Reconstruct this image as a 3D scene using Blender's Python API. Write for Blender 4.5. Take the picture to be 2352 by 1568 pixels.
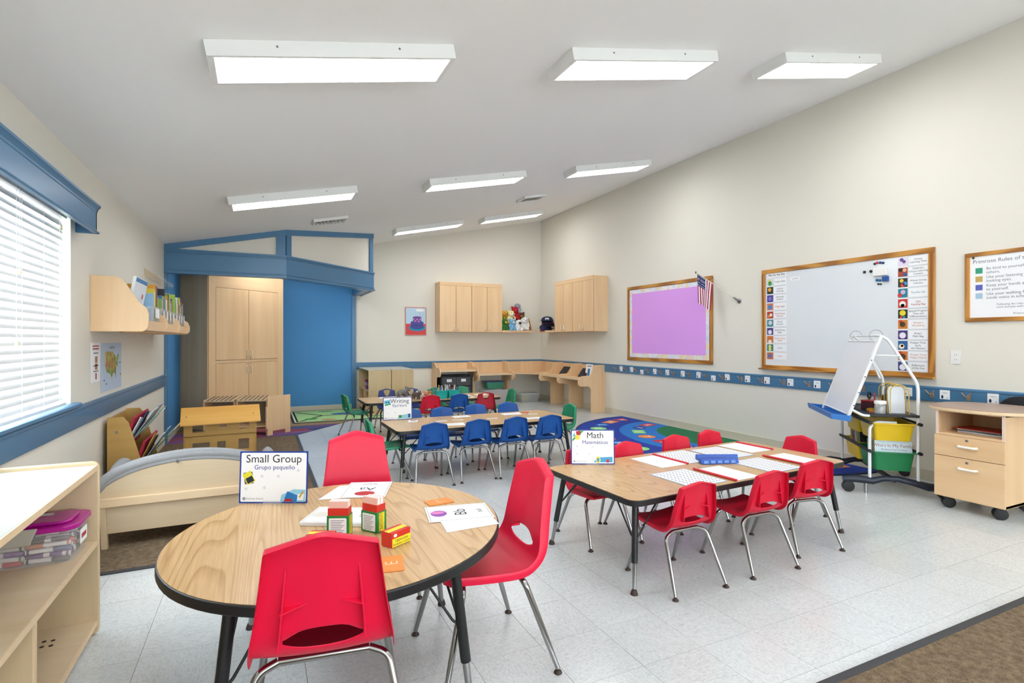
import bpy, bmesh, math, random
from mathutils import Matrix, Vector
R = math.radians
random.seed(7)
S = bpy.context.scene
COL = S.collection
for o in list(bpy.data.objects):
    bpy.data.objects.remove(o)

# ------------------------------------------------------------------ camera
TH = math.atan(578 / 1225)
cam = bpy.data.cameras.new('camera')
cam.lens = 36 * 1225 / 2352
cam.sensor_width = 36
cam.shift_y = -4 / 2352
cam.clip_start = .05
camo = bpy.data.objects.new('camera', cam)
COL.objects.link(camo)
camo.location = (0, 0, 1.30)
camo.rotation_euler = (R(90), 0, -TH)
S.camera = camo

# ------------------------------------------------------------------ daylight, exposure
W = bpy.data.worlds.new('daylight')
S.world = W
W.use_nodes = True
bg = W.node_tree.nodes['Background']
bg.inputs[0].default_value = (.83, .93, 1, 1)
bg.inputs[1].default_value = 6.5
S.view_settings.view_transform = 'Standard'
S.view_settings.look = 'None'
S.view_settings.exposure = 1.3
S.view_settings.gamma = 1
S.view_settings.use_curve_mapping = False
LAMP = 7.5            # radiance of the ceiling panels

# ------------------------------------------------------------------ materials
MATS = {}
def lin(c):
    return tuple((v / 12.92 if v <= .04045 else ((v + .055) / 1.055) ** 2.4) for v in c)
def hexc(h):
    h = h.lstrip('#')
    return lin(tuple(int(h[i:i + 2], 16) / 255 for i in (0, 2, 4)))
def newmat(name):
    m = bpy.data.materials.new(name)
    m.use_nodes = True
    nt = m.node_tree
    return m, nt, nt.nodes['Principled BSDF']
def mat(name, col, rough=.5, metal=0, spec=.5, noise=0, nscale=20, bump=0, coat=0, alpha=1, trans=0, emit=None, estr=0, sss=0):
    if name in MATS:
        return MATS[name]
    m, nt, b = newmat(name)
    c = hexc(col) if isinstance(col, str) else col
    b.inputs['Base Color'].default_value = (*c, 1)
    b.inputs['Roughness'].default_value = rough
    b.inputs['Metallic'].default_value = metal
    b.inputs['Specular IOR Level'].default_value = spec
    b.inputs['Coat Weight'].default_value = coat
    b.inputs['Coat Roughness'].default_value = .15
    b.inputs['Alpha'].default_value = alpha
    b.inputs['Transmission Weight'].default_value = trans
    if emit:
        b.inputs['Emission Color'].default_value = (*emit, 1)
        b.inputs['Emission Strength'].default_value = estr
    if noise or bump:
        tc = nt.nodes.new('ShaderNodeTexCoord')
        n = nt.nodes.new('ShaderNodeTexNoise')
        n.inputs['Scale'].default_value = nscale
        n.inputs['Detail'].default_value = 5
        nt.links.new(tc.outputs['Object'], n.inputs['Vector'])
        if noise:
            mx = nt.nodes.new('ShaderNodeMix')
            mx.data_type = 'RGBA'
            mx.inputs['A'].default_value = (*[v * (1 - noise) for v in c], 1)
            mx.inputs['B'].default_value = (*[min(1, v * (1 + noise)) for v in c], 1)
            nt.links.new(n.outputs['Fac'], mx.inputs['Factor'])
            nt.links.new(mx.outputs['Result'], b.inputs['Base Color'])
        if bump:
            bp = nt.nodes.new('ShaderNodeBump')
            bp.inputs['Strength'].default_value = bump
            bp.inputs['Distance'].default_value = .004
            nt.links.new(n.outputs['Fac'], bp.inputs['Height'])
            nt.links.new(bp.outputs['Normal'], b.inputs['Normal'])
    MATS[name] = m
    return m
def wood(name, c1, c2, stretch=(1, 1, .06), scale=9, rough=.38, contrast=(.3, .75), bands=0, dist=4, rnd=True):
    """wood grain: noise (or growth-ring bands) stretched along the grain axis of the piece"""
    if name in MATS:
        return MATS[name]
    m, nt, b = newmat(name)
    N, L = nt.nodes.new, nt.links.new
    tc = N('ShaderNodeTexCoord')
    mp = N('ShaderNodeMapping')
    mp.inputs['Scale'].default_value = stretch
    if rnd:
        oi = N('ShaderNodeObjectInfo')
        ad = N('ShaderNodeVectorMath'); ad.operation = 'SCALE'
        ad.inputs['Scale'].default_value = 13
        cb = N('ShaderNodeCombineXYZ')
        for k in range(3):
            L(oi.outputs['Random'], cb.inputs[k])
        L(cb.outputs[0], ad.inputs[0])
        L(ad.outputs[0], mp.inputs['Location'])
    L(tc.outputs['Object'], mp.inputs['Vector'])
    n = N('ShaderNodeTexNoise')
    n.inputs['Scale'].default_value = scale
    n.inputs['Detail'].default_value = 7
    n.inputs['Roughness'].default_value = .62
    n.inputs['Distortion'].default_value = .4
    L(mp.outputs[0], n.inputs['Vector'])
    rp = N('ShaderNodeValToRGB')
    rp.color_ramp.elements[0].position, rp.color_ramp.elements[1].position = contrast
    rp.color_ramp.elements[0].color = (*hexc(c2), 1)
    rp.color_ramp.elements[1].color = (*hexc(c1), 1)
    if bands:
        w = N('ShaderNodeTexWave')
        w.inputs['Scale'].default_value = bands
        w.inputs['Distortion'].default_value = dist
        w.inputs['Detail'].default_value = 3
        w.inputs['Detail Scale'].default_value = 1.2
        L(mp.outputs[0], w.inputs['Vector'])
        mx = N('ShaderNodeMix')
        mx.inputs['Factor'].default_value = .55
        L(n.outputs['Fac'], mx.inputs['A']); L(w.outputs['Fac'], mx.inputs['B'])
        L(mx.outputs['Result'], rp.inputs[0])
    else:
        L(n.outputs['Fac'], rp.inputs[0])
    L(rp.outputs[0], b.inputs['Base Color'])
    b.inputs['Roughness'].default_value = rough
    MATS[name] = m
    return m
def oak_top(name):
    m, nt, b = newmat(name)
    N, L = nt.nodes.new, nt.links.new
    tc = N('ShaderNodeTexCoord'); mp = N('ShaderNodeMapping'); mp.inputs['Scale'].default_value = (1, .085, 1)
    L(tc.outputs['Object'], mp.inputs['Vector'])
    n0 = N('ShaderNodeTexNoise'); n0.inputs['Scale'].default_value = 4.2; n0.inputs['Detail'].default_value = .8; n0.inputs['Distortion'].default_value = .25
    L(mp.outputs[0], n0.inputs['Vector'])
    # growth rings: thin dark lines at the contours of a stretched noise
    mu = N('ShaderNodeMath'); mu.operation = 'MULTIPLY'; mu.inputs[1].default_value = 34
    L(n0.outputs['Fac'], mu.inputs[0])
    fr = N('ShaderNodeMath'); fr.operation = 'FRACT'; L(mu.outputs[0], fr.inputs[0])
    r1 = N('ShaderNodeValToRGB')
    r1.color_ramp.elements[0].color = (.30, .30, .30, 1); r1.color_ramp.elements[0].position = 0
    r1.color_ramp.elements[1].color = (1, 1, 1, 1); r1.color_ramp.elements[1].position = .32
    k = r1.color_ramp.elements.new(.93); k.color = (1, 1, 1, 1)
    k = r1.color_ramp.elements.new(1); k.color = (.30, .30, .30, 1)
    L(fr.outputs[0], r1.inputs[0])
    mp2 = N('ShaderNodeMapping'); mp2.inputs['Scale'].default_value = (1, .03, 1); L(tc.outputs['Object'], mp2.inputs['Vector'])
    n1 = N('ShaderNodeTexNoise'); n1.inputs['Scale'].default_value = 170; n1.inputs['Detail'].default_value = 3; L(mp2.outputs[0], n1.inputs['Vector'])
    mx = N('ShaderNodeMix'); mx.inputs['Factor'].default_value = .55
    L(r1.outputs[0], mx.inputs['A']); L(n1.outputs['Fac'], mx.inputs['B'])
    rp = N('ShaderNodeValToRGB')
    rp.color_ramp.elements[0].position, rp.color_ramp.elements[1].position = .25, .82
    rp.color_ramp.elements[0].color = (*hexc('#a98050'), 1); rp.color_ramp.elements[1].color = (*hexc('#cfab7c'), 1)
    L(mx.outputs['Result'], rp.inputs[0]); L(rp.outputs[0], b.inputs['Base Color'])
    b.inputs['Roughness'].default_value = .27
    MATS[name] = m
    return m
def patches(name, cols, scale=8, rough=.6, stretch=(1, 1, 1), kind='VORONOI'):
    """flat print or weave: patches of a few colours"""
    if name in MATS:
        return MATS[name]
    m, nt, b = newmat(name)
    N, L = nt.nodes.new, nt.links.new
    tc = N('ShaderNodeTexCoord'); mp = N('ShaderNodeMapping')
    mp.inputs['Scale'].default_value = stretch
    L(tc.outputs['Object'], mp.inputs['Vector'])
    v = N('ShaderNodeTexVoronoi'); v.inputs['Scale'].default_value = scale
    L(mp.outputs[0], v.inputs['Vector'])
    sp = N('ShaderNodeSeparateColor'); L(v.outputs['Color'], sp.inputs[0])
    rp = N('ShaderNodeValToRGB'); rp.color_ramp.interpolation = 'CONSTANT'
    e = rp.color_ramp.elements
    e[0].color = (*hexc(cols[0]), 1); e[1].color = (*hexc(cols[1]), 1); e[1].position = 1 / len(cols)
    for i, c in enumerate(cols[2:]):
        k = e.new((i + 2) / len(cols)); k.color = (*hexc(c), 1)
    L(sp.outputs[0], rp.inputs[0]); L(rp.outputs[0], b.inputs['Base Color'])
    b.inputs['Roughness'].default_value = rough
    MATS[name] = m
    return m

def carpet(name, c1, c2, scale=260):
    m, nt, b = newmat(name)
    N, L = nt.nodes.new, nt.links.new
    tc = N('ShaderNodeTexCoord')
    n = N('ShaderNodeTexNoise'); n.inputs['Scale'].default_value = scale; n.inputs['Detail'].default_value = 3
    n2 = N('ShaderNodeTexNoise'); n2.inputs['Scale'].default_value = 34; n2.inputs['Detail'].default_value = 4
    L(tc.outputs['Object'], n.inputs['Vector']); L(tc.outputs['Object'], n2.inputs['Vector'])
    mx = N('ShaderNodeMix'); mx.inputs['Factor'].default_value = .45
    L(n.outputs['Fac'], mx.inputs['A']); L(n2.outputs['Fac'], mx.inputs['B'])
    rp = N('ShaderNodeValToRGB')
    rp.color_ramp.elements[0].position, rp.color_ramp.elements[1].position = .35, .66
    rp.color_ramp.elements[0].color = (*hexc(c2), 1); rp.color_ramp.elements[1].color = (*hexc(c1), 1)
    L(mx.outputs['Result'], rp.inputs[0]); L(rp.outputs[0], b.inputs['Base Color'])
    bp = N('ShaderNodeBump'); bp.inputs['Strength'].default_value = .6; bp.inputs['Distance'].default_value = .004
    L(n.outputs['Fac'], bp.inputs['Height']); L(bp.outputs[0], b.inputs['Normal'])
    b.inputs['Roughness'].default_value = 1; b.inputs['Specular IOR Level'].default_value = .1
    MATS[name] = m
    return m
def tile_material():
    m, nt, b = newmat('vinyl_tile')
    N, L = nt.nodes.new, nt.links.new
    tc = N('ShaderNodeTexCoord'); mp = N('ShaderNodeMapping')
    oi = N('ShaderNodeObjectInfo')
    sc = N('ShaderNodeMath'); sc.operation = 'MULTIPLY'; sc.inputs[1].default_value = 57
    L(oi.outputs['Random'], sc.inputs[0])
    cb = N('ShaderNodeCombineXYZ')
    for k in range(3):
        L(sc.outputs[0], cb.inputs[k])
    L(cb.outputs[0], mp.inputs['Location'])
    mp.inputs['Scale'].default_value = (1, 2.6, 1)
    L(tc.outputs['Object'], mp.inputs['Vector'])
    n = N('ShaderNodeTexNoise'); n.inputs['Scale'].default_value = 55; n.inputs['Detail'].default_value = 5; n.inputs['Roughness'].default_value = .65
    n.inputs['Distortion'].default_value = .8
    L(mp.outputs[0], n.inputs['Vector'])
    rp = N('ShaderNodeValToRGB')
    rp.color_ramp.elements[0].position, rp.color_ramp.elements[1].position = .3, .56
    rp.color_ramp.elements[0].color = (*hexc('#b6bbbc'), 1); rp.color_ramp.elements[1].color = (*hexc('#d3d7d8'), 1)
    L(n.outputs['Fac'], rp.inputs[0])
    hv = N('ShaderNodeHueSaturation')
    mr = N('ShaderNodeMapRange'); mr.inputs['To Min'].default_value = .97; mr.inputs['To Max'].default_value = 1.02
    L(oi.outputs['Random'], mr.inputs[0]); L(mr.outputs[0], hv.inputs['Value'])
    L(rp.outputs[0], hv.inputs['Color']); L(hv.outputs[0], b.inputs['Base Color'])
    n2 = N('ShaderNodeTexNoise'); n2.inputs['Scale'].default_value = 6
    L(tc.outputs['Object'], n2.inputs['Vector'])
    m2 = N('ShaderNodeMapRange'); m2.inputs['To Min'].default_value = .13; m2.inputs['To Max'].default_value = .26
    L(n2.outputs['Fac'], m2.inputs[0]); L(m2.outputs[0], b.inputs['Roughness'])
    b.inputs['Specular IOR Level'].default_value = .5
    MATS['tile'] = m
    return m

WALL = mat('wall_paint', '#e4dfd3', .85, noise=.02, nscale=300, bump=.06)
CEIL = mat('ceiling_paint', '#f4f4f3', .95, noise=.015, nscale=200, bump=.05)
BLUE = mat('blue_trim_paint', '#4a7aa0', .32, noise=.03, nscale=4)
BLUEW = mat('blue_wall_paint', '#4690cc', .6, noise=.02, nscale=200, bump=.05)
BASE = mat('vinyl_base', '#cfc7b4', .5)
MAPLE = wood('maple_laminate', '#efcfa4', '#e0b88a', (1, 1, .05), 7)
MAPLEX = wood('maple_laminate_x', '#efcfa4', '#e0b88a', (.05, 1, 1), 7)
MAPLEY = wood('maple_laminate_y', '#efcfa4', '#e0b88a', (1, .05, 1), 7)
BIRCH = wood('birch_ply', '#d9c6a8', '#c6ac88', (.07, 1, 1), 5, contrast=(.25, .7))
BIRCHZ = wood('birch_ply_z', '#dac5a2', '#c6ab82', (1, 1, .08), 5, contrast=(.25, .7))
HONEY = wood('honey_ply', '#cda760', '#b48b48', (.08, 1, 1), 6, contrast=(.25, .7))
EDGEW = mat('ply_edge', '#e3c8a2', .5, noise=.1, nscale=60)
OAKF = wood('oak_frame', '#c8893a', '#8e5617', (1, .12, 1), 12, contrast=(.3, .7), bands=6, dist=7)
OAKT = oak_top('oak_tabletop')
TOPW = mat('white_laminate_top', '#bdbdb3', .6, noise=.02, nscale=8)
TAUPE = mat('taupe_laminate', '#a98d7d', .35, noise=.04, nscale=30)
BLACK = mat('black_plastic', '#17181a', .42)
BLACKR = mat('black_rubber', '#1d1d1f', .6)
NAVYP = mat('dark_navy_plastic', '#1c2333', .4)
CHROME = mat('chrome', '#a3a3a3', .18, 1)
STEEL = mat('steel', '#8f9092', .35, 1)
RUST = mat('brown_glide', '#3a2a24', .6)
RED = mat('red_plastic', '#d01534', .42, spec=.32)
REDB = mat('crimson_plastic', '#e2143f', .4, spec=.35)
BLUEP = mat('blue_plastic', '#16509c', .42, spec=.32)
NAVY = mat('navy_plastic', '#26397c', .38)
GREENP = mat('green_plastic', '#12875f', .36)
WHITE = mat('white_plastic', '#ecebe8', .4)
WHITEM = mat('white_metal', '#e8eaec', .35)
PAPER = mat('paper', '#f1f2f4', .6)
PRINTK = mat('print_black', '#22222a', .6)
PRINTG = mat('print_grey', '#70747c', .6)
PRINTB = mat('print_blue', '#2a3f92', .6)
PRINTR = mat('print_red', '#b4383e', .6)
PRINTO = mat('print_orange', '#cf7b4a', .6)
PRINTT = mat('print_teal', '#2a7f93', .6)
GREYF = mat('grey_fabric', '#98999b', .9, noise=.08, nscale=60, bump=.3)
CLEAR = mat('clear_acrylic', '#ffffff', .08, alpha=.16)
CLEARB = mat('clear_bin', '#e9e3e3', .18, alpha=.30)
FROST = mat('frosted_bin', '#dfe1e3', .25, alpha=.42)
SMOKE = mat('smoke_bin', '#55585c', .3, alpha=.75)
GLASS = mat('window_glass', '#ffffff', .02, alpha=.08)
TILE = tile_material()

# ------------------------------------------------------------------ mesh helpers
I4 = Matrix.Identity(4)
def T(x=0, y=0, z=0, rz=0, rx=0, ry=0):
    return Matrix.Translation((x, y, z)) @ Matrix.Rotation(rz, 4, 'Z') @ Matrix.Rotation(ry, 4, 'Y') @ Matrix.Rotation(rx, 4, 'X')
def frame(o, r, u):
    """a local frame: x to the right, y up, z out of the surface"""
    r = Vector(r).normalized(); u = Vector(u).normalized(); n = r.cross(u)
    M = Matrix.Identity(4)
    for i in range(3):
        M[i][0], M[i][1], M[i][2], M[i][3] = r[i], u[i], n[i], o[i]
    return M
class MB:
    def __init__(s):
        s.v, s.f = [], []
    def add(s, vs, fs, M=None):
        k = len(s.v)
        s.v += [tuple(M @ Vector(p)) if M else tuple(p) for p in vs]
        s.f += [tuple(i + k for i in f) for f in fs]
        return s
    def box(s, x0, x1, y0, y1, z0, z1, M=None):
        vs = [(x, y, z) for x in (x0, x1) for y in (y0, y1) for z in (z0, z1)]
        return s.add(vs, [(0, 1, 3, 2), (4, 6, 7, 5), (0, 4, 5, 1), (2, 3, 7, 6), (0, 2, 6, 4), (1, 5, 7, 3)], M)
    def prism(s, poly, a, b, axis='z', M=None):
        n = len(poly)
        def P(p, h):
            return {'z': (p[0], p[1], h), 'x': (h, p[0], p[1]), 'y': (p[0], h, p[1])}[axis]
        vs = [P(p, a) for p in poly] + [P(p, b) for p in poly]
        fs = [tuple(range(n))[::-1], tuple(range(n, 2 * n))] + [(i, (i + 1) % n, n + (i + 1) % n, n + i) for i in range(n)]
        return s.add(vs, fs, M)
    def tube(s, pts, r, n=10, cap=True, M=None):
        pts = [Vector(p) for p in pts]
        rs = r if isinstance(r, (list, tuple)) else [r] * len(pts)
        vs, fs = [], []
        t0 = (pts[1] - pts[0]).normalized()
        up = Vector((0, 0, 1)) if abs(t0.z) < .9 else Vector((1, 0, 0))
        a = t0.cross(up).normalized()
        for i, p in enumerate(pts):
            t = (pts[min(i + 1, len(pts) - 1)] - pts[max(i - 1, 0)]).normalized()
            a = (a - t * a.dot(t)).normalized()
            b = t.cross(a)
            for k in range(n):
                an = 2 * math.pi * k / n
                vs.append(p + (a * math.cos(an) + b * math.sin(an)) * rs[i])
        for i in range(len(pts) - 1):
            for k in range(n):
                fs.append((i * n + k, i * n + (k + 1) % n, (i + 1) * n + (k + 1) % n, (i + 1) * n + k))
        if cap:
            fs += [tuple(range(n))[::-1], tuple(range((len(pts) - 1) * n, len(pts) * n))]
        return s.add(vs, fs, M)
    def lathe(s, prof, n=20, M=None):
        vs, fs = [], []
        for r, z in prof:
            for k in range(n):
                an = 2 * math.pi * k / n
                vs.append((r * math.cos(an), r * math.sin(an), z))
        for i in range(len(prof) - 1):
            for k in range(n):
                fs.append((i * n + k, i * n + (k + 1) % n, (i + 1) * n + (k + 1) % n, (i + 1) * n + k))
        fs += [tuple(range(n))[::-1], tuple(range((len(prof) - 1) * n, len(prof) * n))]
        return s.add(vs, fs, M)
    def ball(s, c, r, n=12, M=None):
        rx, ry, rz = r if isinstance(r, (tuple, list)) else (r, r, r)
        m = max(4, n // 2 + 1)
        vs, fs = [(c[0], c[1], c[2] - rz)], []
        for i in range(1, m):
            ph = math.pi * i / m
            for k in range(n):
                an = 2 * math.pi * k / n
                vs.append((c[0] + rx * math.sin(ph) * math.cos(an), c[1] + ry * math.sin(ph) * math.sin(an), c[2] - rz * math.cos(ph)))
        vs.append((c[0], c[1], c[2] + rz))
        e = len(vs) - 1
        for k in range(n):
            fs.append((0, 1 + (k + 1) % n, 1 + k))
            fs.append((e, e - n + k, e - n + (k + 1) % n))
        for i in range(m - 2):
            for k in range(n):
                fs.append((1 + i * n + k, 1 + i * n + (k + 1) % n, 1 + (i + 1) * n + (k + 1) % n, 1 + (i + 1) * n + k))
        return s.add(vs, fs, M)
    def flat(s, poly, z=0, M=None):
        return s.add([(p[0], p[1], z) for p in poly], [tuple(range(len(poly)))], M)
    def build(s, name, m, parent=None, M=None, bevel=0, smooth=None, seg=2):
        me = bpy.data.meshes.new(name)
        me.from_pydata(s.v, [], s.f)
        bm = bmesh.new(); bm.from_mesh(me)
        bmesh.ops.recalc_face_normals(bm, faces=bm.faces)
        bm.to_mesh(me); bm.free()
        o = bpy.data.objects.new(name, me)
        COL.objects.link(o)
        if m:
            me.materials.append(m)
        if parent:
            o.parent = parent
        if M is not None:
            o.matrix_local = M
        if bevel:
            b = o.modifiers.new('bevel', 'BEVEL')
            b.width = bevel; b.segments = seg; b.limit_method = 'ANGLE'; b.angle_limit = R(40)
            smooth = smooth or 40
        if smooth:
            me.shade_smooth()
            me.set_sharp_from_angle(angle=R(smooth))
            if bevel:
                me.shade_smooth(); me.set_sharp_from_angle(angle=R(180))
                b.harden_normals = True
        return o
def box(name, m, x0, x1, y0, y1, z0, z1, parent=None, M=None, bevel=0):
    return MB().box(x0, x1, y0, y1, z0, z1).build(name, m, parent, M, bevel)
def bake(o):
    dg = bpy.context.evaluated_depsgraph_get()
    me = bpy.data.meshes.new_from_object(o.evaluated_get(dg))
    o.modifiers.clear()
    o.data = me
    return o
def tag(o, label=None, cat=None, group=None, kind=None):
    if label: o['label'] = label
    if cat: o['category'] = cat
    if group: o['group'] = group
    if kind: o['kind'] = kind
    return o
def thing(name, label, cat, M=I4, group=None):
    o = bpy.data.objects.new(name, None)
    COL.objects.link(o)
    o.matrix_world = M
    o.empty_display_size = .1
    return tag(o, label, cat, group)
def struct(o):
    o['kind'] = 'structure'
    return o
def copy_tree(o, parent=None):
    c = o.copy(); COL.objects.link(c); c.parent = parent
    for ch in o.children:
        copy_tree(ch, c)
    return c
def retint(o, m):
    for ch in [o] + list(o.children_recursive):
        pass
def rrect(x0, x1, y0, y1, r, n=5):
    p = []
    for cx, cy, a in ((x1 - r, y1 - r, 0), (x0 + r, y1 - r, 90), (x0 + r, y0 + r, 180), (x1 - r, y0 + r, 270)):
        for i in range(n + 1):
            t = R(a + 90 * i / n)
            p.append((cx + r * math.cos(t), cy + r * math.sin(t)))
    return p
def ell(cx, cy, rx, ry, n=28, a0=0, a1=360):
    full = (a1 - a0) >= 360
    k = n if full else n + 1
    return [(cx + rx * math.cos(R(a0 + (a1 - a0) * i / n)), cy + ry * math.sin(R(a0 + (a1 - a0) * i / n))) for i in range(k)]
def fillet(pts, r, n=6):
    """round the corners of a 3D polyline"""
    pts = [Vector(p) for p in pts]
    out = [pts[0]]
    for i in range(1, len(pts) - 1):
        a, b, c = pts[i - 1], pts[i], pts[i + 1]
        d1, d2 = (a - b), (c - b)
        k = min(r, d1.length * .49, d2.length * .49)
        p, q = b + d1.normalized() * k, b + d2.normalized() * k
        for j in range(n + 1):
            t = j / n
            out.append(p * (1 - t) ** 2 + b * 2 * t * (1 - t) + q * t * t)
    out.append(pts[-1])
    return out
_TXT = {}
def text(s, size, m, parent, M, name='lettering', align='CENTER', bold=0):
    """flat printed lettering: M places the baseline"""
    key = (s, align, bold)
    if key not in _TXT:
        c = bpy.data.curves.new('t', 'FONT')
        c.body = s; c.align_x = align; c.size = 1; c.resolution_u = 3; c.offset = bold
        o = bpy.data.objects.new('t', c)
        COL.objects.link(o)
        dg = bpy.context.evaluated_depsgraph_get()
        me = bpy.data.meshes.new_from_object(o.evaluated_get(dg))
        me.name = name
        bpy.data.objects.remove(o); bpy.data.curves.remove(c)
        _TXT[key] = me
    me = _TXT[key].copy()
    me.materials.clear(); me.materials.append(m)
    o = bpy.data.objects.new(name, me)
    COL.objects.link(o)
    o.parent = parent
    o.matrix_local = M @ Matrix.Diagonal((size, size, size, 1))
    return o
# ------------------------------------------------------------------ the room
XL, XR, YB, YF = -1.075, 5.59, 10.36, -3.4
SL = .2146
def ceil_z(x):
    return 2.48 + SL * (x - XL)
CARP = .43            # right edge of the brown carpet
fl = struct(box('floor', mat('subfloor', '#6f7270', .9), XL - .2, XR + .2, YF - .2, YB + .2, -.12, -.004))
TS, TX, TY = .3048, 1.686, 2.005
def in_carpet(x0, x1, y0, y1):
    if x1 <= CARP and y0 >= 3.65 and y1 <= 7.8: return True
    if y0 >= 7.8 and x1 <= .43 + (y0 - 7.8) * .85: return True
    if y1 <= 1.3: return True
    return False
cells = []
i0, i1 = math.floor((XL - TX) / TS), math.ceil((XR - TX) / TS)
j0, j1 = math.floor((1.2 - TY) / TS), math.ceil((YB - TY) / TS)
for i in range(i0, i1):
    for j in range(j0, j1):
        x0, x1 = max(XL, TX + i * TS), min(XR, TX + (i + 1) * TS)
        y0, y1 = TY + j * TS, min(YB, TY + (j + 1) * TS)
        if x1 - x0 < .01 or y1 - y0 < .01 or in_carpet(x0, x1, y0, y1):
            continue
        cx, cy = (x0 + x1) / 2, (y0 + y1) / 2
        az = math.atan2(cx, cy) - TH
        seen = abs(az) < R(44.5) and math.hypot(cx, cy) * math.cos(az) > 1.9
        cells.append((0 if seen else 1, cx * cx + cy * cy, x0, x1, y0, y1))
cells.sort()
tile_me = None
rest = MB()
G = .0008
for k, (sn, d, x0, x1, y0, y1) in enumerate(cells):
    if k < 300:
        w, h = x1 - x0, y1 - y0
        if w > TS - .001 and h > TS - .001:
            if tile_me is None:
                t = MB().box(-TS / 2 + G, TS / 2 - G, -TS / 2 + G, TS / 2 - G, -.004, 0).build('tile', TILE, fl)
                tile_me = t.data
            else:
                t = bpy.data.objects.new('tile', tile_me); COL.objects.link(t); t.parent = fl
        else:
            t = MB().box(-w / 2 + G, w / 2 - G, -h / 2 + G, h / 2 - G, -.004, 0).build('tile', TILE, fl)
        t.location = ((x0 + x1) / 2, (y0 + y1) / 2, 0)
        if (round(x0 / TS) + round(y0 / TS)) % 2 and w > TS - .001 and h > TS - .001:
            t.rotation_euler.z = R(90)
    else:
        rest.box(x0 + G, x1 - G, y0 + G, y1 - G, -.004, 0)
rt = rest.build('tile_field', TILE, fl)
rt['kind'] = 'stuff'
# carpets and their black edge strips
BROWN = carpet('brown_carpet', '#8d7a63', '#574a3c')
BEIGE = carpet('beige_carpet', '#9c8a70', '#7c6b54')
struct(box('floor_carpet_left', BROWN, XL, CARP, 3.65, 7.8, -.0035, .006))
struct(box('floor_carpet_front', BROWN, XL, XR, YF, 1.30, -.0035, .006))
DIA = patches('diamond_carpet', ['#7a3a4c', '#3c4a7c', '#8a4050', '#5a3f78', '#2f3f70', '#7a4a80'], 2.3, .95, (1, 1.5, 1))
struct(MB().prism([(XL, 7.8), (.43, 7.8), (1.11, 8.6), (XL, 8.6)], -.0035, .005).build('floor_carpet_diamond', DIA))
struct(MB().prism([(XL, 8.6), (1.11, 8.6), (1.62, 9.2), (1.62, YB), (XL, YB)], -.0035, .007).build('floor_carpet_alcove', BEIGE))
STRIP = mat('edge_strip', '#34363b', .5)
struct(box('trim_1', STRIP, XL, CARP, 3.62, 3.655, -.002, .009, bevel=.003))
struct(box('trim_2', STRIP, CARP - .005, CARP + .03, 3.62, 7.8, -.002, .009, bevel=.003))
struct(box('trim_3', STRIP, XL, XR, 1.295, 1.33, -.002, .009, bevel=.003))
# ceiling: one slope, low over the window, high over the whiteboard
MB().prism([(XL - .2, ceil_z(XL - .2)), (XR + .2, ceil_z(XR + .2)), (XR + .2, ceil_z(XR + .2) + .15), (XL - .2, ceil_z(XL - .2) + .15)], YF - .2, YB + .2, 'y').build('ceiling', CEIL)
struct(bpy.data.objects['ceiling'])
def gable(y0, y1, name, m, x0=XL - .15, x1=XR + .15):
    return struct(MB().prism([(x0, -.05), (x1, -.05), (x1, ceil_z(x1) + .05), (x0, ceil_z(x0) + .05)], y0, y1, 'y').build(name, m))
gable(YB, YB + .15, 'wall_back', WALL)
def gable_w(name):
    # front wall behind the viewer, with three added windows that brighten the ceiling
    w = MB(); xs = [XL - .15]
    wins = [(-.5, .9), (1.4, 2.8), (3.3, 4.9)]
    def piece(x0, x1, z0, z1=None):
        w.prism([(x0, z0), (x1, z0), (x1, z1 if z1 else ceil_z(x1) + .05), (x0, z1 if z1 else ceil_z(x0) + .05)], YF - .15, YF, 'y')
    a = XL - .15
    for x0, x1 in wins:
        piece(a, x0, -.05); piece(x0, x1, -.05, .75); piece(x0, x1, 2.25)
        a = x1
    piece(a, XR + .15, -.05)
    struct(w.build(name, WALL))
    for k, (x0, x1) in enumerate(wins):
        f = MB()
        f.box(x0, x0 + .05, YF - .12, YF - .06, .75, 2.25).box(x1 - .05, x1, YF - .12, YF - .06, .75, 2.25).box(x0 + .05, x1 - .05, YF - .12, YF - .06, .75, .8).box(x0 + .05, x1 - .05, YF - .12, YF - .06, 2.2, 2.25)
        o = struct(f.build('window_%d' % (k + 2), WHITE))  # unseen added window, open to the sky for extra daylight
        box('pane', GLASS, x0 + .05, x1 - .05, YF - .095, YF - .09, .8, 2.2, o)
gable_w('wall_front')
struct(box('wall_right', WALL, XR, XR + .15, YF, YB, -.05, ceil_z(XR) + .05))
WY0, WY1, WZ0, WZ1 = 2.25, 4.2, .9, 2.1
w = MB()
for a in ((YF, WY0, -.05, 2.53), (WY1, YB, -.05, 2.53), (WY0, WY1, -.05, WZ0), (WY0, WY1, WZ1, 2.53)):
    w.box(XL - .15, XL, *a)
struct(w.build('wall_left', WALL))
# blue paint in the alcove
struct(box('wall_alcove_back', BLUEW, XL, 1.56, YB - .012, YB + .01, 0, 2.9))
struct(box('wall_alcove_left', BLUEW, XL - .01, XL + .01, 7.84, YB, 0, 2.5))
struct(box('trim_4', BLUE, XL - .01, XL + .03, 7.78, 7.86, 0, 2.16, bevel=.004))
struct(box('trim_5', BLUE, 1.55, 1.63, YB - .035, YB + .01, 0, 2.16, bevel=.004))
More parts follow.
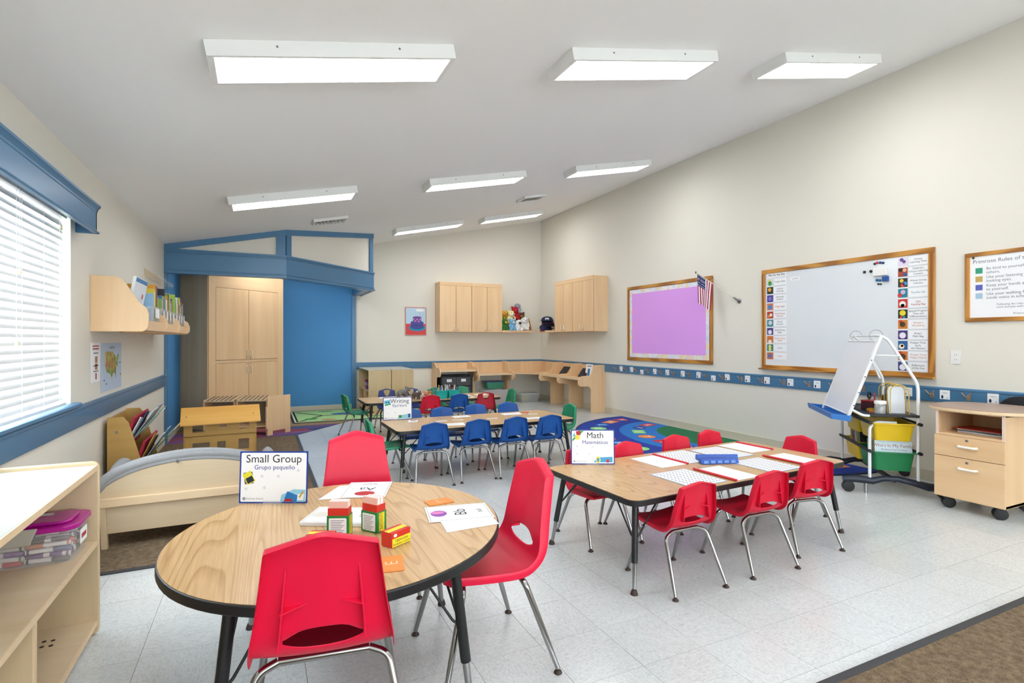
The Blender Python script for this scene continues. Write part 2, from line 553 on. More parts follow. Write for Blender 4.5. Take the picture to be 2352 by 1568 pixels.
# baseboards
struct(box('baseboard_left', BASE, XL, XL + .012, 1.33, 7.78, 0, .1, bevel=.004))
struct(box('baseboard_alcove', BASE, XL + .01, XL + .022, 7.86, 9.1, 0, .1, bevel=.004))
struct(box('baseboard_alcove_back', BASE, XL, 1.55, YB - .026, YB - .012, 0, .1, bevel=.004))
struct(box('baseboard_back', BASE, 1.63, XR, YB - .012, YB, 0, .1, bevel=.004))
struct(box('baseboard_right', BASE, XR - .012, XR, 1.3, YB, 0, .1, bevel=.004))
# blue chair rails
def rail(name, M, L, parent=None):
    pr = [(0, .735), (.018, .735), (.02, .74), (.02, .845), (.026, .852), (.026, .864), (.018, .872), (0, .872)]
    return struct(MB().prism(pr, 0, L, 'x').build(name, BLUE, None, M, smooth=30))
# profile local (y = out of the wall, z up), extruded along local x
rail('trim_6', frame((XL, 7.8, 0), (0, -1, 0), (1, 0, 0)) @ I4, 9.0)
rail('trim_7', frame((XR, 1.0, 0), (0, 1, 0), (-1, 0, 0)), YB - 1.0)
rail('trim_8', frame((XR, YB, 0), (-1, 0, 0), (0, -1, 0)), XR - 1.63)
# blue soffit over the alcove: beam, upper panels and their mouldings
path = [(XL, 7.8), (.305, 7.8), (1.70, 9.12), (1.70, YB)]
def seg(mb, p, q, za, zb, zc, zd, o0, o1):
    p, q = Vector(p), Vector(q)
    d = (q - p).normalized(); n = Vector((d.y, -d.x))
    vs = []
    for o in (o0, o1):
        for b, lo, hi in ((p, za, zb), (q, zc, zd)):
            c = b + n * o
            vs += [(c.x, c.y, lo), (c.x, c.y, hi)]
    mb.add(vs, [(0, 1, 3, 2), (4, 6, 7, 5), (0, 4, 5, 1), (2, 3, 7, 6), (0, 2, 6, 4), (1, 5, 7, 3)])
core = MB(); beam = MB(); mould = MB(); topt = MB()
def off(i, o):
    """corner i of the path moved outwards by o along both adjoining sides"""
    def nrm(a, b):
        d = (Vector(b) - Vector(a)).normalized(); return Vector((d.y, -d.x))
    p = Vector(path[i])
    if i == 0: return p + nrm(path[0], path[1]) * o
    if i == len(path) - 1: return p + nrm(path[-2], path[-1]) * o
    a, b = nrm(path[i - 1], path[i]), nrm(path[i], path[i + 1])
    return p + (a + b) * (o / (1 + a.dot(b)))
def ring(mb, z0, z1, o0, o1, top=None):
    """a band that follows the soffit: z0..z1 (or up to the ceiling), o0..o1 outwards"""
    for i in range(len(path) - 1):
        vs = []
        for k in (i, i + 1):
            for o in (o0, o1):
                c = off(k, o)
                hi = (ceil_z(c.x) + .02) if z1 is None else z1
                lo = (ceil_z(c.x) - top) if top else z0
                vs += [(c.x, c.y, lo), (c.x, c.y, hi)]
        mb.add(vs, [(0, 1, 3, 2), (4, 6, 7, 5), (0, 4, 5, 1), (2, 3, 7, 6), (0, 2, 6, 4), (1, 5, 7, 3)])
ring(core, 2.16, None, -.14, 0)
struct(core.build('wall_soffit', WALL))
ring(beam, 2.13, 2.42, -.142, .028)
struct(beam.build('trim_9', BLUE))
ring(mould, 2.122, 2.148, .0, .048); ring(mould, 2.165, 2.175, .0, .036); ring(mould, 2.405, 2.43, .0, .044); ring(mould, 2.38, 2.388, .0, .034)
struct(mould.build('trim_10', BLUE, bevel=.004))
ring(topt, 0, None, 0, .026, top=.075)
for a, b, o in (((.19, 7.8), (.305, 7.8), 1), (path[1], tuple(Vector(path[1]).lerp(Vector(path[2]), .045)), 1), (tuple(Vector(path[2]).lerp(Vector(path[1]), .045)), path[2], 1)):
    z = ceil_z(a[0])
    seg(topt, a, b, 2.42, z - .06, 2.42, ceil_z(b[0]) - .06, 0, .0245)
struct(topt.build('trim_11', BLUE))

# ------------------------------------------------------------------ window, blind, valance
wn = MB()
wn.box(XL - .13, XL - .09, WY0, WY0 + .05, WZ0, WZ1).box(XL - .13, XL - .09, WY1 - .05, WY1, WZ0, WZ1)
wn.box(XL - .13, XL - .09, WY0, WY1, WZ0, WZ0 + .05).box(XL - .13, XL - .09, WY0, WY1, WZ1 - .05, WZ1)
wn.box(XL - .125, XL - .095, (WY0 + WY1) / 2 - .02, (WY0 + WY1) / 2 + .02, WZ0, WZ1)
wo = struct(wn.build('window_1', WHITE, bevel=.003))
for a, b in ((WY0 + .05, (WY0 + WY1) / 2 - .02), ((WY0 + WY1) / 2 + .02, WY1 - .05)):
    box('pane', GLASS, XL - .113, XL - .108, a, b, WZ0 + .05, WZ1 - .05, wo)
jm = MB()
jm.box(XL - .15, XL + .003, WY1 - .012, WY1, WZ0, WZ1).box(XL - .15, XL + .003, WY0, WY0 + .012, WZ0, WZ1).box(XL - .15, XL + .003, WY0, WY1, WZ1 - .012, WZ1)
jm.build('jamb', mat('jamb_paint', '#e4e6d8', .6), wo)
MB().prism([(-.09, .872), (.035, .872), (.045, .88), (.045, .895), (.035, .902), (-.09, .902)], WY0 - .06, WY1 + .06, 'y').build('sill', BLUE, wo, Matrix.Translation((XL, 0, 0)), smooth=50)
bl = thing('window_blind', 'white horizontal slat blind lowered over the bright window', 'blind', T(XL - .035, (WY0 + WY1) / 2, WZ1))
SLAT = mat('blind_slat', '#dcdedf', .45, noise=.01)
nt = SLAT.node_tree
tr = nt.nodes.new('ShaderNodeBsdfTranslucent'); tr.inputs[0].default_value = (.9, .92, .9, 1)
ms = nt.nodes.new('ShaderNodeMixShader'); ms.inputs[0].default_value = .015
nt.links.new(nt.nodes['Principled BSDF'].outputs[0], ms.inputs[1]); nt.links.new(tr.outputs[0], ms.inputs[2])
nt.links.new(ms.outputs[0], nt.nodes['Material Output'].inputs[0])
half = (WY1 - WY0) / 2 - .045
box('headrail', WHITE, -.03, .03, -half, half, -.055, 0, bl, bevel=.003)
sm = None
nsl = 26
for k in range(nsl):
    zz = -.085 - k * .0425
    if sm is None:
        pr = [(-.025, 0), (-.012, .0022), (0, .003), (.012, .0022), (.025, 0), (.012, .0004), (0, .0012), (-.012, .0004)]
        so = MB().prism(pr, -half, half, 'y').build('slat', SLAT, bl, smooth=60); sm = so.data
    else:
        so = bpy.data.objects.new('slat', sm); COL.objects.link(so); so.parent = bl
    so.matrix_local = T(0, 0, zz, ry=R(67))
box('bottom_rail', WHITE, -.026, .026, -half, half, -.085 - nsl * .0425 - .012, -.085 - nsl * .0425 + .006, bl, bevel=.003)
for yy in (-.7, -.2, .25, .55, .8):
    MB().tube([(.027, yy, -.05), (.027, yy, -.085 - nsl * .0425)], .0012, 5).build('cord', WHITE, bl)
for yy, zb in ((.80, -.12), (.2, -.45), (.16, -.8)):
    c = MB().tube([(.034, yy, -.03), (.034, yy, zb)], .0012, 5).build('pull_cord', WHITE, bl)
    MB().lathe([(.003, .012), (.007, .006), (.009, -.012), (.008, -.016)], 10).build('tassel', mat('tassel', '#e6d9b4', .5), c, T(.034, yy, zb - .01))
va = thing('window_valance', 'blue wooden valance box with crown moulding over the window', 'valance', T(XL, 0, 1.99))
vy0, vy1 = 2.1, 4.313
pr = [(0, 0), (.12, 0), (.125, .006), (.118, .016), (.108, .02), (.108, .135), (.112, .14), (.112, .15), (.122, .165), (.130, .172), (.130, .185), (0, .185)]
fr = [(.095, 0), (.12, 0), (.125, .006), (.118, .016), (.108, .02), (.108, .135), (.112, .14), (.112, .15), (.122, .165), (.130, .172), (.130, .185), (.095, .185)]
MB().prism(fr, vy0, vy1, 'y').build('front_board', BLUE, va, smooth=30)
MB().prism(pr, vy1 - .02, vy1, 'y').build('end_board', BLUE, va, smooth=30)
MB().prism(pr, vy0, vy0 + .02, 'y').build('end_board', BLUE, va, smooth=30)
box('top_board', BLUE, 0, .125, vy0, vy1, .17, .184, va)

# ------------------------------------------------------------------ ceiling lights and vents
TUBE = mat('light_diffuser', '#ffffff', .5, emit=(.96, .985, 1.0), estr=LAMP)
HOUS = mat('light_housing', '#e9e9e6', .5)
tilt = math.atan(SL)
def light(cx, cy, label):
    M = Matrix.Translation((cx, cy, ceil_z(cx))) @ Matrix.Rotation(-tilt, 4, 'Y')
    o = thing('ceiling_light', label, 'light', M, 'flat panel lights on the sloped ceiling')
    h = MB()
    L2, W2, D = .61, .155, .075
    h.box(-L2, L2, -W2, -W2 + .02, -D, 0).box(-L2, L2, W2 - .02, W2, -D, 0).box(-L2, -L2 + .03, -W2 + .02, W2 - .02, -D, 0).box(L2 - .03, L2, -W2 + .02, W2 - .02, -D, 0).box(-L2 + .01, L2 - .01, -W2 + .01, W2 - .01, -.02, -.002)
    h.build('housing', HOUS, o, bevel=.002)
    box('diffuser', TUBE, -L2 + .03, L2 - .03, -W2 + .02, W2 - .02, -D + .004, -D + .01, o)
    for sx in (-.3, .3):
        MB().ball((sx, -W2, -.03), .006, 8).build('screw', STEEL, o)
    return o
rows = [(2.93, [(.36, 'long flat ceiling light nearest the window in the front row'), (2.31, 'middle flat ceiling light of the front row'), (4.2, 'front row ceiling light nearest the whiteboard wall')]),
        (5.86, [(.31, 'ceiling light in front of the blue soffit, second row'), (2.28, 'middle ceiling light of the second row, beside the slot vent'), (4.17, 'second row ceiling light above the bulletin board wall')]),
        (8.95, [(2.62, 'far ceiling light just right of the blue soffit'), (4.2, 'farthest ceiling light over the corner desks'), (.30, 'ceiling light inside the blue alcove behind the soffit')]),
        (-.05, [(.36, 'unseen ceiling light behind the viewer near the window side'), (2.31, 'unseen ceiling light behind the viewer in the middle'), (4.2, 'unseen ceiling light behind the viewer by the right wall')])]  # unseen row on the same grid, added for more light
for y, r in rows:
    for x, l in r:
        light(x, y, l)
def vent(cx, cy, label, w=.22, d=.15, slot=False):
    M = Matrix.Translation((cx, cy, ceil_z(cx))) @ Matrix.Rotation(-tilt, 4, 'Y')
    o = thing('ceiling_vent', label, 'vent', M, 'air vents in the sloped ceiling')
    f = MB()
    f.box(-w, w, -d, -d + .03, -.035, 0).box(-w, w, d - .03, d, -.035, 0).box(-w, -w + .03, -d + .03, d - .03, -.035, 0).box(w - .03, w, -d + .03, d - .03, -.035, 0)
    f.build('frame', HOUS, o, bevel=.003)
    box('duct', mat('duct_dark', '#2a2622', .9), -w + .03, w - .03, -d + .03, d - .03, -.004, -.001, o)
    n = 8
    for k in range(n):
        x = -w + .05 + k * (2 * w - .1) / (n - 1)
        MB().box(-.018, .018, -d + .03, d - .03, -.0015, .0015).build('louver', HOUS, o, T(x, 0, -.02, ry=R(-35 if slot else 78)))
vent(.83, 7.42, 'louvered ceiling vent above the blue soffit')
vent(3.85, 7.45, 'slot ceiling vent near the right wall, mostly closed', .2, .16, True)
# ------------------------------------------------------------------ moulded school chairs
def cr(P, n):
    """Catmull-Rom through rows of numbers"""
    out = []
    m = len(P)
    for i in range(m - 1):
        p0, p1, p2, p3 = P[max(i - 1, 0)], P[i], P[i + 1], P[min(i + 2, m - 1)]
        for j in range(n):
            t = j / n
            out.append([.5 * (2 * b + (c - a) * t + (2 * a - 5 * b + 4 * c - d) * t * t + (3 * b - a - 3 * c + d) * t ** 3) for a, b, c, d in zip(p0, p1, p2, p3)])
    out.append(list(P[-1]))
    return out
BIG = dict(prof=[(.205, .392, .178), (.185, .412, .192), (.06, .405, .2), (-.09, .398, .2), (-.152, .417, .196), (-.184, .462, .19), (-.2, .56, .172), (-.235, .748, .146)],
           peak=.046, fl=.040, crease=.016, fw=.235, rw=.25, fy=.215, ry=-.235, aw=.172, ah=.368, r=.0125, hole=(24, 27))
SMALL = dict(prof=[(.185, .312, .135), (.168, .328, .146), (.06, .323, .152), (-.05, .318, .152), (-.1, .333, .15), (-.126, .368, .146), (-.138, .44, .134), (-.158, .548, .112)],
             peak=.03, fl=.029, crease=.012, fw=.165, rw=.172, fy=.195, ry=-.195, aw=.128, ah=.292, r=.0105, hole=(24, 26))
US = [-1, -.985, -.93, -.75, -.56, -.36, -.18, 0, .18, .36, .56, .75, .93, .985, 1]
def shell_mesh(P, handle=False):
    rows = cr(P['prof'], 5)
    n = len(rows)
    grid = []
    for i, (y, z, hw) in enumerate(rows):
        a, b = rows[max(i - 1, 0)], rows[min(i + 1, n - 1)]
        ty, tz = b[0] - a[0], b[1] - a[1]
        l = math.hypot(ty, tz); ty, tz = ty / l, tz / l
        ny, nz = -tz, ty
        s = i / (n - 1)
        back = min(1, max(0, (s - .62) / .2))
        row = []
        for u in US:
            o = (1 - back) * .012 * (1 - u * u) + back * P['crease'] * (1 - abs(u))
            up = P['peak'] * (1 - abs(u) ** 1.1) * max(0, (s - .8) / .2)
            row.append(Vector((u * hw, y + ny * o + ty * up, z + nz * o + tz * up)))
        N = Vector((0, ny, nz))
        fl = P['fl'] * (.75 + .25 * back)
        row = [row[0] + N * fl] + row + [row[-1] + N * fl]
        grid.append(row)
        if i == 0:
            first = [p + N * P['fl'] * .8 for p in row]
        if i == n - 1:
            last = [p + N * fl for p in row[1:-1]]
            last = [row[0]] + last + [row[-1]]
    ha, hb = P['hole']
    nc = len(grid[0])
    mid = nc // 2
    # shape the mouth-like opening at the foot of the back
    cols = range(mid - 3, mid + 4)
    if not handle:
        for c in cols:
            k = 1 - abs(c - mid) / 3.0
            for r_, sgn in ((ha, -1), (hb, 1)):
                p = grid[r_][c]
                tgt = grid[r_ + (1 if sgn > 0 else -1) * 1][c]
                if sgn > 0:
                    grid[r_][c] = p.lerp(tgt, .55 * k) if k > 0 else p.lerp(grid[(ha + hb) // 2][c], .8)
                else:
                    grid[r_][c] = p.lerp(tgt, .4 * k) if k > 0 else p.lerp(grid[(ha + hb) // 2][c], .8)
            # soften where the corners close
            if abs(c - mid) == 3:
                m = (grid[ha][c] + grid[hb][c]) / 2
                grid[ha][c] = grid[ha][c].lerp(m, .5); grid[hb][c] = grid[hb][c].lerp(m, .5)
    else:
        ha, hb = n - 5, n - 2
        for r_, k in ((ha, .3), (ha + 1, .6), (ha + 2, .9), (hb, 1.0)):
            for c in range(mid - 2, mid + 3):
                grid[r_][c].x *= k * 1.15
    grid = [first] + grid + [last]
    ha += 1; hb += 1
    vs = [p for r_ in grid for p in r_]
    fs = []
    span = 3 if not handle else 2
    for i in range(len(grid) - 1):
        for c in range(nc - 1):
            if ha <= i < hb and mid - span <= c < mid + span:
                continue
            fs.append((i * nc + c, i * nc + c + 1, (i + 1) * nc + c + 1, (i + 1) * nc + c))
    o = MB().add(vs, fs).build('shell', RED)
    bm = bmesh.new(); bm.from_mesh(o.data)
    bmesh.ops.remove_doubles(bm, verts=bm.verts, dist=1e-5)
    bm.to_mesh(o.data); bm.free()
    sd = o.modifiers.new('s', 'SOLIDIFY'); sd.thickness = .0055; sd.offset = 0
    sb = o.modifiers.new('u', 'SUBSURF'); sb.levels = sb.render_levels = 1
    bake(o)
    o.data.shade_smooth(); o.data.set_sharp_from_angle(angle=R(55))
    return o
def make_chair(P, name, handle=False):
    root = thing(name, 'x', 'chair')
    sh = shell_mesh(P, handle)
    sh.parent = root
    y1, z1, w1 = P['prof'][-1]; y2, z2, w2 = P['prof'][-3]
    if not handle:
        for sgn in (-1, 1):        # stiffening ribs on the rear of the back
            f = MB()
            x0, x1 = sgn * w2 * .60, sgn * w1 * .62
            d = P['fl'] * .95
            t = .0022
            H = z1 - z2
            A = [(x0, y2 - .012, z2), (x0, y2 - .012 - d, z2 + .0), (x0 + (x1 - x0) * .85, y1 - .006 + (y2 - y1) * .2, z2 + H * .82)]
            vs = [(p[0] - t, p[1], p[2]) for p in A] + [(p[0] + t, p[1], p[2]) for p in A]
            f.add(vs, [(0, 1, 2), (3, 5, 4), (0, 3, 4, 1), (1, 4, 5, 2), (2, 5, 3, 0)])
            zc = z2 + H * .36
            yb = y2 + (y1 - y2) * .36 - .011
            B = [(x0 * .97, yb, zc), (x0 * .97, yb - d * .62, zc - .004), (x0 * .35, yb - .004, zc + H * .04)]
            vs = [(p[0], p[1], p[2] - t) for p in B] + [(p[0], p[1], p[2] + t) for p in B]
            f.add(vs, [(0, 1, 2), (3, 5, 4), (0, 3, 4, 1), (1, 4, 5, 2), (2, 5, 3, 0)])
            f.build('rib', RED, root)
    r = P['r']
    for nm, fy, fw, ay in (('front', P['fy'], P['fw'], .085 * P['fw'] / .165), ('rear', P['ry'], P['rw'], -.075 * P['rw'] / .172)):
        ah = P['ah'] + (.006 if nm == 'front' else 0)
        for sg in (-1, 1):
            pts = fillet([(sg * fw, fy, .018), (sg * (P['aw'] + .012), ay + (fy - ay) * .10, ah - .02), (sg * (P['aw'] - .045), ay, ah)], .06, 7)
            rs = []
            for p in pts:
                rs.append(r * (.78 + .22 * min(1, max(0, (p[2] - .02) / .1))))
            lg = MB().tube([pts[0], pts[0].lerp(pts[1], .35)] + pts[1:], [r * .74, r * .95] + [r] * (len(pts) - 1), 12).build('leg', CHROME, root, smooth=50)
            gl = MB().lathe([(.004, .022), (.007, .020), (.008, .012), (.015, .007), (.017, .002), (.016, 0)], 12).build('foot_glide', RUST, lg, T(sg * fw, fy, 0), smooth=40)
        MB().tube([(-(P['aw'] - .045), ay, ah), (P['aw'] - .045, ay, ah)], r, 12).build('crossbar', CHROME, root, smooth=50)
    return root
protos = {}
def retint(root, m):
    for c in root.children:
        if c.name.split('.')[0] in ('shell', 'rib'):
            for s in c.material_slots:
                s.link = 'OBJECT'; s.material = m
def chair(kind, x, y, face, m, label, group, handle=False):
    """face: direction the sitter looks, degrees from +Y towards -X (0 = away from the camera)"""
    k = (kind, handle)
    if k not in protos:
        o = make_chair(BIG if kind == 'big' else SMALL, 'classroom_chair', handle)
        protos[k] = o
    else:
        o = copy_tree(protos[k])
    o.matrix_world = T(x, y, 0, R(face))
    retint(o, m)
    tag(o, label, 'chair', group)
    return o
g = 'large red chairs at the round table'
chair('big', .188, 1.775, -8, REDB, 'large red chair with its ribbed back to the viewer at the round table', g)
chair('big', .49, 2.84, 180, REDB, 'large red chair on the far side of the round table', g)
chair('big', .825, 2.065, 88, REDB, 'large red chair turned sideways at the right of the round table', g)
g = 'small red chairs at the math table'
for x, y, a, l in ((2.042, 2.25, 0, 'small red chair nearest the front leg of the math table, back to the viewer'),
                   (2.6, 2.25, -2, 'small red chair in the middle of the near side of the math table'),
                   (3.10, 2.32, -8, 'small red chair at the right of the near side of the math table'),
                   (2.0, 2.95, 180, 'small red chair hidden behind the Math sign'),
                   (2.375, 2.93, 180, 'small red chair across the math table just right of the Math sign'),
                   (2.87, 2.99, 178, 'small red chair across the math table, before the blue rug ring'),
                   (3.29, 3.05, 184, 'small red chair across the math table, before the green part of the rug'),
                   (3.55, 2.72, 94, 'small red chair at the easel end of the math table')):
    chair('small', x, y, a, RED, l, g)
g = 'small chairs at the writing table'
for x, y, a, m, l in ((1.40, 4.73, -2, BLUEP, 'small blue chair at the left of the near side of the writing table'),
                      (1.815, 4.76, 2, BLUEP, 'small blue chair second from the left on the near side of the writing table'),
                      (2.2, 4.75, 1, BLUEP, 'small blue chair third from the left on the near side of the writing table'),
                      (2.57, 4.72, -2, BLUEP, 'small blue chair at the right of the near side of the writing table'),
                      (1.44, 5.42, 182, BLUEP, 'small blue chair half hidden behind the Writing sign'),
                      (1.78, 5.40, 180, BLUEP, 'low blue chair back across the writing table, just right of the sign'),
                      (2.22, 5.52, 179, BLUEP, 'blue chair across the writing table in front of the far red chair'),
                      (2.62, 5.50, 180, BLUEP, 'blue chair at the right of the far side of the writing table'),
                      (3.03, 5.22, 90, GREENP, 'small green chair at the right end of the writing table'),
                      (1.07, 5.0, -90, GREENP, 'small green chair at the left end of the writing table')):
    chair('small', x, y, a, m, l, g)
g = 'small chairs at the far table'
for x, y, a, m, l, h in ((2.05, 7.03, 0, RED, 'small red chair at the near side of the far table behind the Writing sign', False),
                         (2.45, 7.03, 0, BLUEP, 'small blue chair at the near side of the far table before the teal caddies', False),
                         (2.85, 7.06, 0, mat('dark_red_plastic', '#b0122c', .4), 'dark red chair with a triangular handle hole at the far table', True),
                         (1.70, 7.80, 180, NAVY, 'navy chair with a triangular handle hole, left one behind the far table', True),
                         (2.06, 7.80, 180, NAVY, 'navy chair with a triangular handle hole behind the toy animals', True),
                         (2.41, 7.70, 180, GREENP, 'green chair low behind the yellow apple toy on the far table', False),
                         (2.86, 7.78, 180, GREENP, 'green chair behind the teal caddies on the far table', False),
                         (3.24, 7.22, 90, GREENP, 'green chair at the right end of the far table', False),
                         (1.19, 7.46, -80, GREENP, 'green chair seen from the side at the left end of the far table', False)):
    chair('small', x, y, a, m, l, g, h)

# ------------------------------------------------------------------ tables
def leg_set(t, feet, tops, h, r=.0165):
    for (fx, fy), (tx, ty) in zip(feet, tops):
        a, b = Vector((tx, ty, h - .03)), Vector((fx, fy, .0))
        k = .33 if h < .55 else .28
        c = b.lerp(a, k)
        lg = MB().tube([a, c], r, 16).build('leg', BLACK, t, smooth=50)
        MB().tube([c, b.lerp(a, .03)], [r * .72, r * .6], 14).build('leg_insert', CHROME, lg, smooth=50)
        MB().lathe([(.004, .03), (.012, .026), (.016, .016), (.019, .006), (.019, 0)], 14).build('foot_glide', RUST, lg, T(fx, fy, 0), smooth=40)
def braces(t, tops, feet, h, cx, cy, r=.0045):
    for (fx, fy), (tx, ty) in zip(feet, tops):
        dx, dy = (1 if cx > tx else -1), (1 if cy > ty else -1)
        q = Vector((tx, ty, h)).lerp(Vector((fx, fy, 0)), .45)
        for d in ((dx * .17, 0), (0, dy * .17)):
            pts = fillet([(tx + d[0], ty + d[1], h - .032), (q.x + d[0] * .15, q.y + d[1] * .15, q.z + .01), (q.x, q.y, q.z)], .03, 4)
            MB().tube(pts, r, 8).build('brace', BLACK, t, smooth=50)
def rect_table(x0, x1, y0, y1, h, label, rz=0, foot=.02, name='activity_table'):
    cx, cy = (x0 + x1) / 2, (y0 + y1) / 2
    t = thing(name, label, 'table', T(cx, cy, 0, rz), 'rectangular activity tables')
    a, b = (x1 - x0) / 2, (y1 - y0) / 2
    MB().prism(rrect(-a + .004, a - .004, -b + .004, b - .004, .06), h - .02, h).build('tabletop', OAKT, t)
    MB().prism(rrect(-a, a, -b, b, .065), h - .034, h - .0015).build('edge_band', BLACK, t, bevel=.005)
    tops = [(sx * (a - .09), sy * (b - .09)) for sx in (-1, 1) for sy in (-1, 1)]
    feet = [(sx * (a - .09 + foot), sy * (b - .09 + foot)) for sx in (-1, 1) for sy in (-1, 1)]
    leg_set(t, feet, tops, h)
    braces(t, tops, feet, h, 0, 0)
    return t
rect_table(1.67, 3.55, 2.22, 3.05, .485, 'oak-topped math table in front with papers and red chairs', R(3.5), foot=.06)
rect_table(1.09, 2.96, 4.71, 5.46, .485, 'oak-topped writing table with blue chairs, middle of the room', R(.6), foot=.05)
rect_table(1.22, 3.12, 6.95, 7.68, .485, 'far oak-topped table with teal caddies and toy animals', 0, foot=.05)
# round table
rt = thing('round_table', 'large round oak-grain table with a thick black rim in front', 'table', T(.305, 2.205, 0))
ra, rb, rh = .61, .648, .562
def oval(a, b, n=80):
    c, q = math.cos(R(-38)), math.sin(R(-38))
    return [(x * c - y * q, x * q + y * c) for x, y in ell(0, 0, a, b, n)]
MB().prism(oval(ra - .006, rb - .006), rh - .02, rh).build('tabletop', OAKT, rt)
MB().prism(oval(ra, rb), rh - .036, rh - .0015).build('edge_band', BLACK, rt, bevel=.006)
feet = [(-.345, .47), (.50, .31), (.375, -.42), (-.44, -.46)]
tops = [(x * .87, y * .87) for x, y in feet]
leg_set(rt, feet, tops, rh, .019)
for (fx, fy), (tx, ty) in zip(feet, tops):
    q = Vector((tx, ty, rh)).lerp(Vector((fx, fy, 0)), .5)
    for s in (.55, -.55):
        d = Vector((-tx, -ty, 0)).normalized(); d.rotate(Matrix.Rotation(s, 3, 'Z')); d *= .16
        MB().tube(fillet([(tx + d.x, ty + d.y, rh - .034), (q.x + d.x * .18, q.y + d.y * .18, q.z + .006), (q.x, q.y, q.z)], .03, 4), .005, 8).build('brace', BLACK, rt, smooth=50)
# ------------------------------------------------------------------ open shelf at the left front, with the marker bin
sx0, sx1 = -1.03, -.655
sh = thing('open_shelf', 'light birch open shelf unit at the left edge under the window', 'shelf', T(0, 0, 0))
def panel(name, poly, a, b, axis, m, p, bevel=.006):
    return MB().prism(poly, a, b, axis).build(name, m, p, None, bevel)
for y0 in (2.905, 1.40):
    e = panel('end_panel', rrect(sx0, sx1 + .012, 0, .765, .03), y0, y0 + .022, 'y', BIRCHZ, sh, .008)
box('top', TOPW, sx0 + .01, sx1, 1.422, 2.905, .725, .748, sh, bevel=.003)
MB().box(sx1, sx1 + .006, 1.422, 2.905, .725, .748).build('top_edge', EDGEW, sh)
for z in (.395, .045):
    box('shelf_board', BIRCH, sx0 + .01, sx1, 1.422, 2.905, z, z + .02, sh)
    MB().box(sx1, sx1 + .006, 1.422, 2.905, z, z + .02).build('shelf_edge', EDGEW, sh)
box('divider', BIRCHZ, sx0 + .01, sx1 - .01, 2.215, 2.235, .065, .395, sh)
MB().box(sx1 - .01, sx1 - .004, 2.215, 2.235, .065, .395).build('divider_edge', EDGEW, sh)
box('base', BIRCH, sx0 + .01, sx1 - .02, 1.43, 2.905, 0, .045, sh)
box('back', BIRCH, sx0, sx0 + .01, 1.422, 2.905, 0, .76, sh)
for dx, dy in ((0, 0), (.03, -.004), (.005, -.045), (.035, -.048)):
    MB().lathe([(.008, 0), (.008, .001)], 12).build('bolt_hole', BLACK, sh, T(-.80 + dx, 2.79 + dy, .065))
# marker bin: its long side faces the viewer, its end the room
bx0, bx1, by0, by1, bz = -1.0, -.672, 2.672, 2.887, .4155
bn = thing('storage_bin', 'clear plastic bin with magenta lid full of markers on the shelf', 'bin', T((bx0 + bx1) / 2, (by0 + by1) / 2, bz))
hx, hy = (bx1 - bx0) / 2, (by1 - by0) / 2
def tub_mesh(hx, hy, h, taper=.9, r=.04, t=.002, lip=.008):
    mb = MB()
    o = [(p[0], p[1]) for p in rrect(-hx, hx, -hy, hy, r)]
    n = len(o)
    rings = [[(x * taper, y * taper, 0) for x, y in o], [(x, y, h) for x, y in o], [(x + math.copysign(lip, x), y + math.copysign(lip, y), h) for x, y in o], [(x + math.copysign(lip, x), y + math.copysign(lip, y), h - .008) for x, y in o]]
    vs = [p for r_ in rings for p in r_]
    fs = [tuple(range(n))] + [(k * n + i, k * n + (i + 1) % n, (k + 1) * n + (i + 1) % n, (k + 1) * n + i) for k in range(len(rings) - 1) for i in range(n)]
    return mb.add(vs, fs)
tub_mesh(hx, hy, .13, .95).build('body', CLEARB, bn, smooth=50)
MAG = mat('magenta_lid', '#b0108a', .25)
ld = MB().prism(rrect(-hx - .012, hx + .012, -hy - .012, hy + .012, .05), .126, .148).build('lid', MAG, bn, bevel=.006)
MB().prism(rrect(-hx + .02, hx - .02, -hy + .02, hy - .02, .04), .148, .160).build('raised_panel', MAG, ld, bevel=.006)
LATCH = mat('latch_grey', '#b9b4a8', .4)
MB().prism([(-.09, .088), (.09, .088), (.115, .152), (-.115, .152)], -hy - .02, -hy - .012, 'y').build('latch', LATCH, bn, T(-.06, 0, 0), bevel=.004)
MB().prism([(-.06, -.012), (.06, -.004), (.06, .012), (-.06, .016)], .160, .166).build('carry_handle', LATCH, bn, T(.0, .03, 0))
lb2 = MB().box(-.001, .001, -.045, .045, -.028, .028).build('name_card', PAPER, bn, T(hx - .001, .02, .07))
MB().box(.001, .0016, -.03, .03, -.010, .008).build('print_mark', PRINTR, lb2)
mk = ['#c8323c', '#3b2a6e', '#d6771e', '#2f7d3d', '#24407e', '#1e1e22', '#7b3fa0', '#b3242e', '#5b2a80', '#2e5a2e', '#e0a020', '#1f3c7a']
mkn = dict(zip(mk, ['red', 'dark violet', 'orange', 'green', 'navy', 'black', 'purple', 'crimson', 'plum', 'forest green', 'yellow', 'blue']))
k = 0
WM = mat('marker_white', '#efece6', .5)
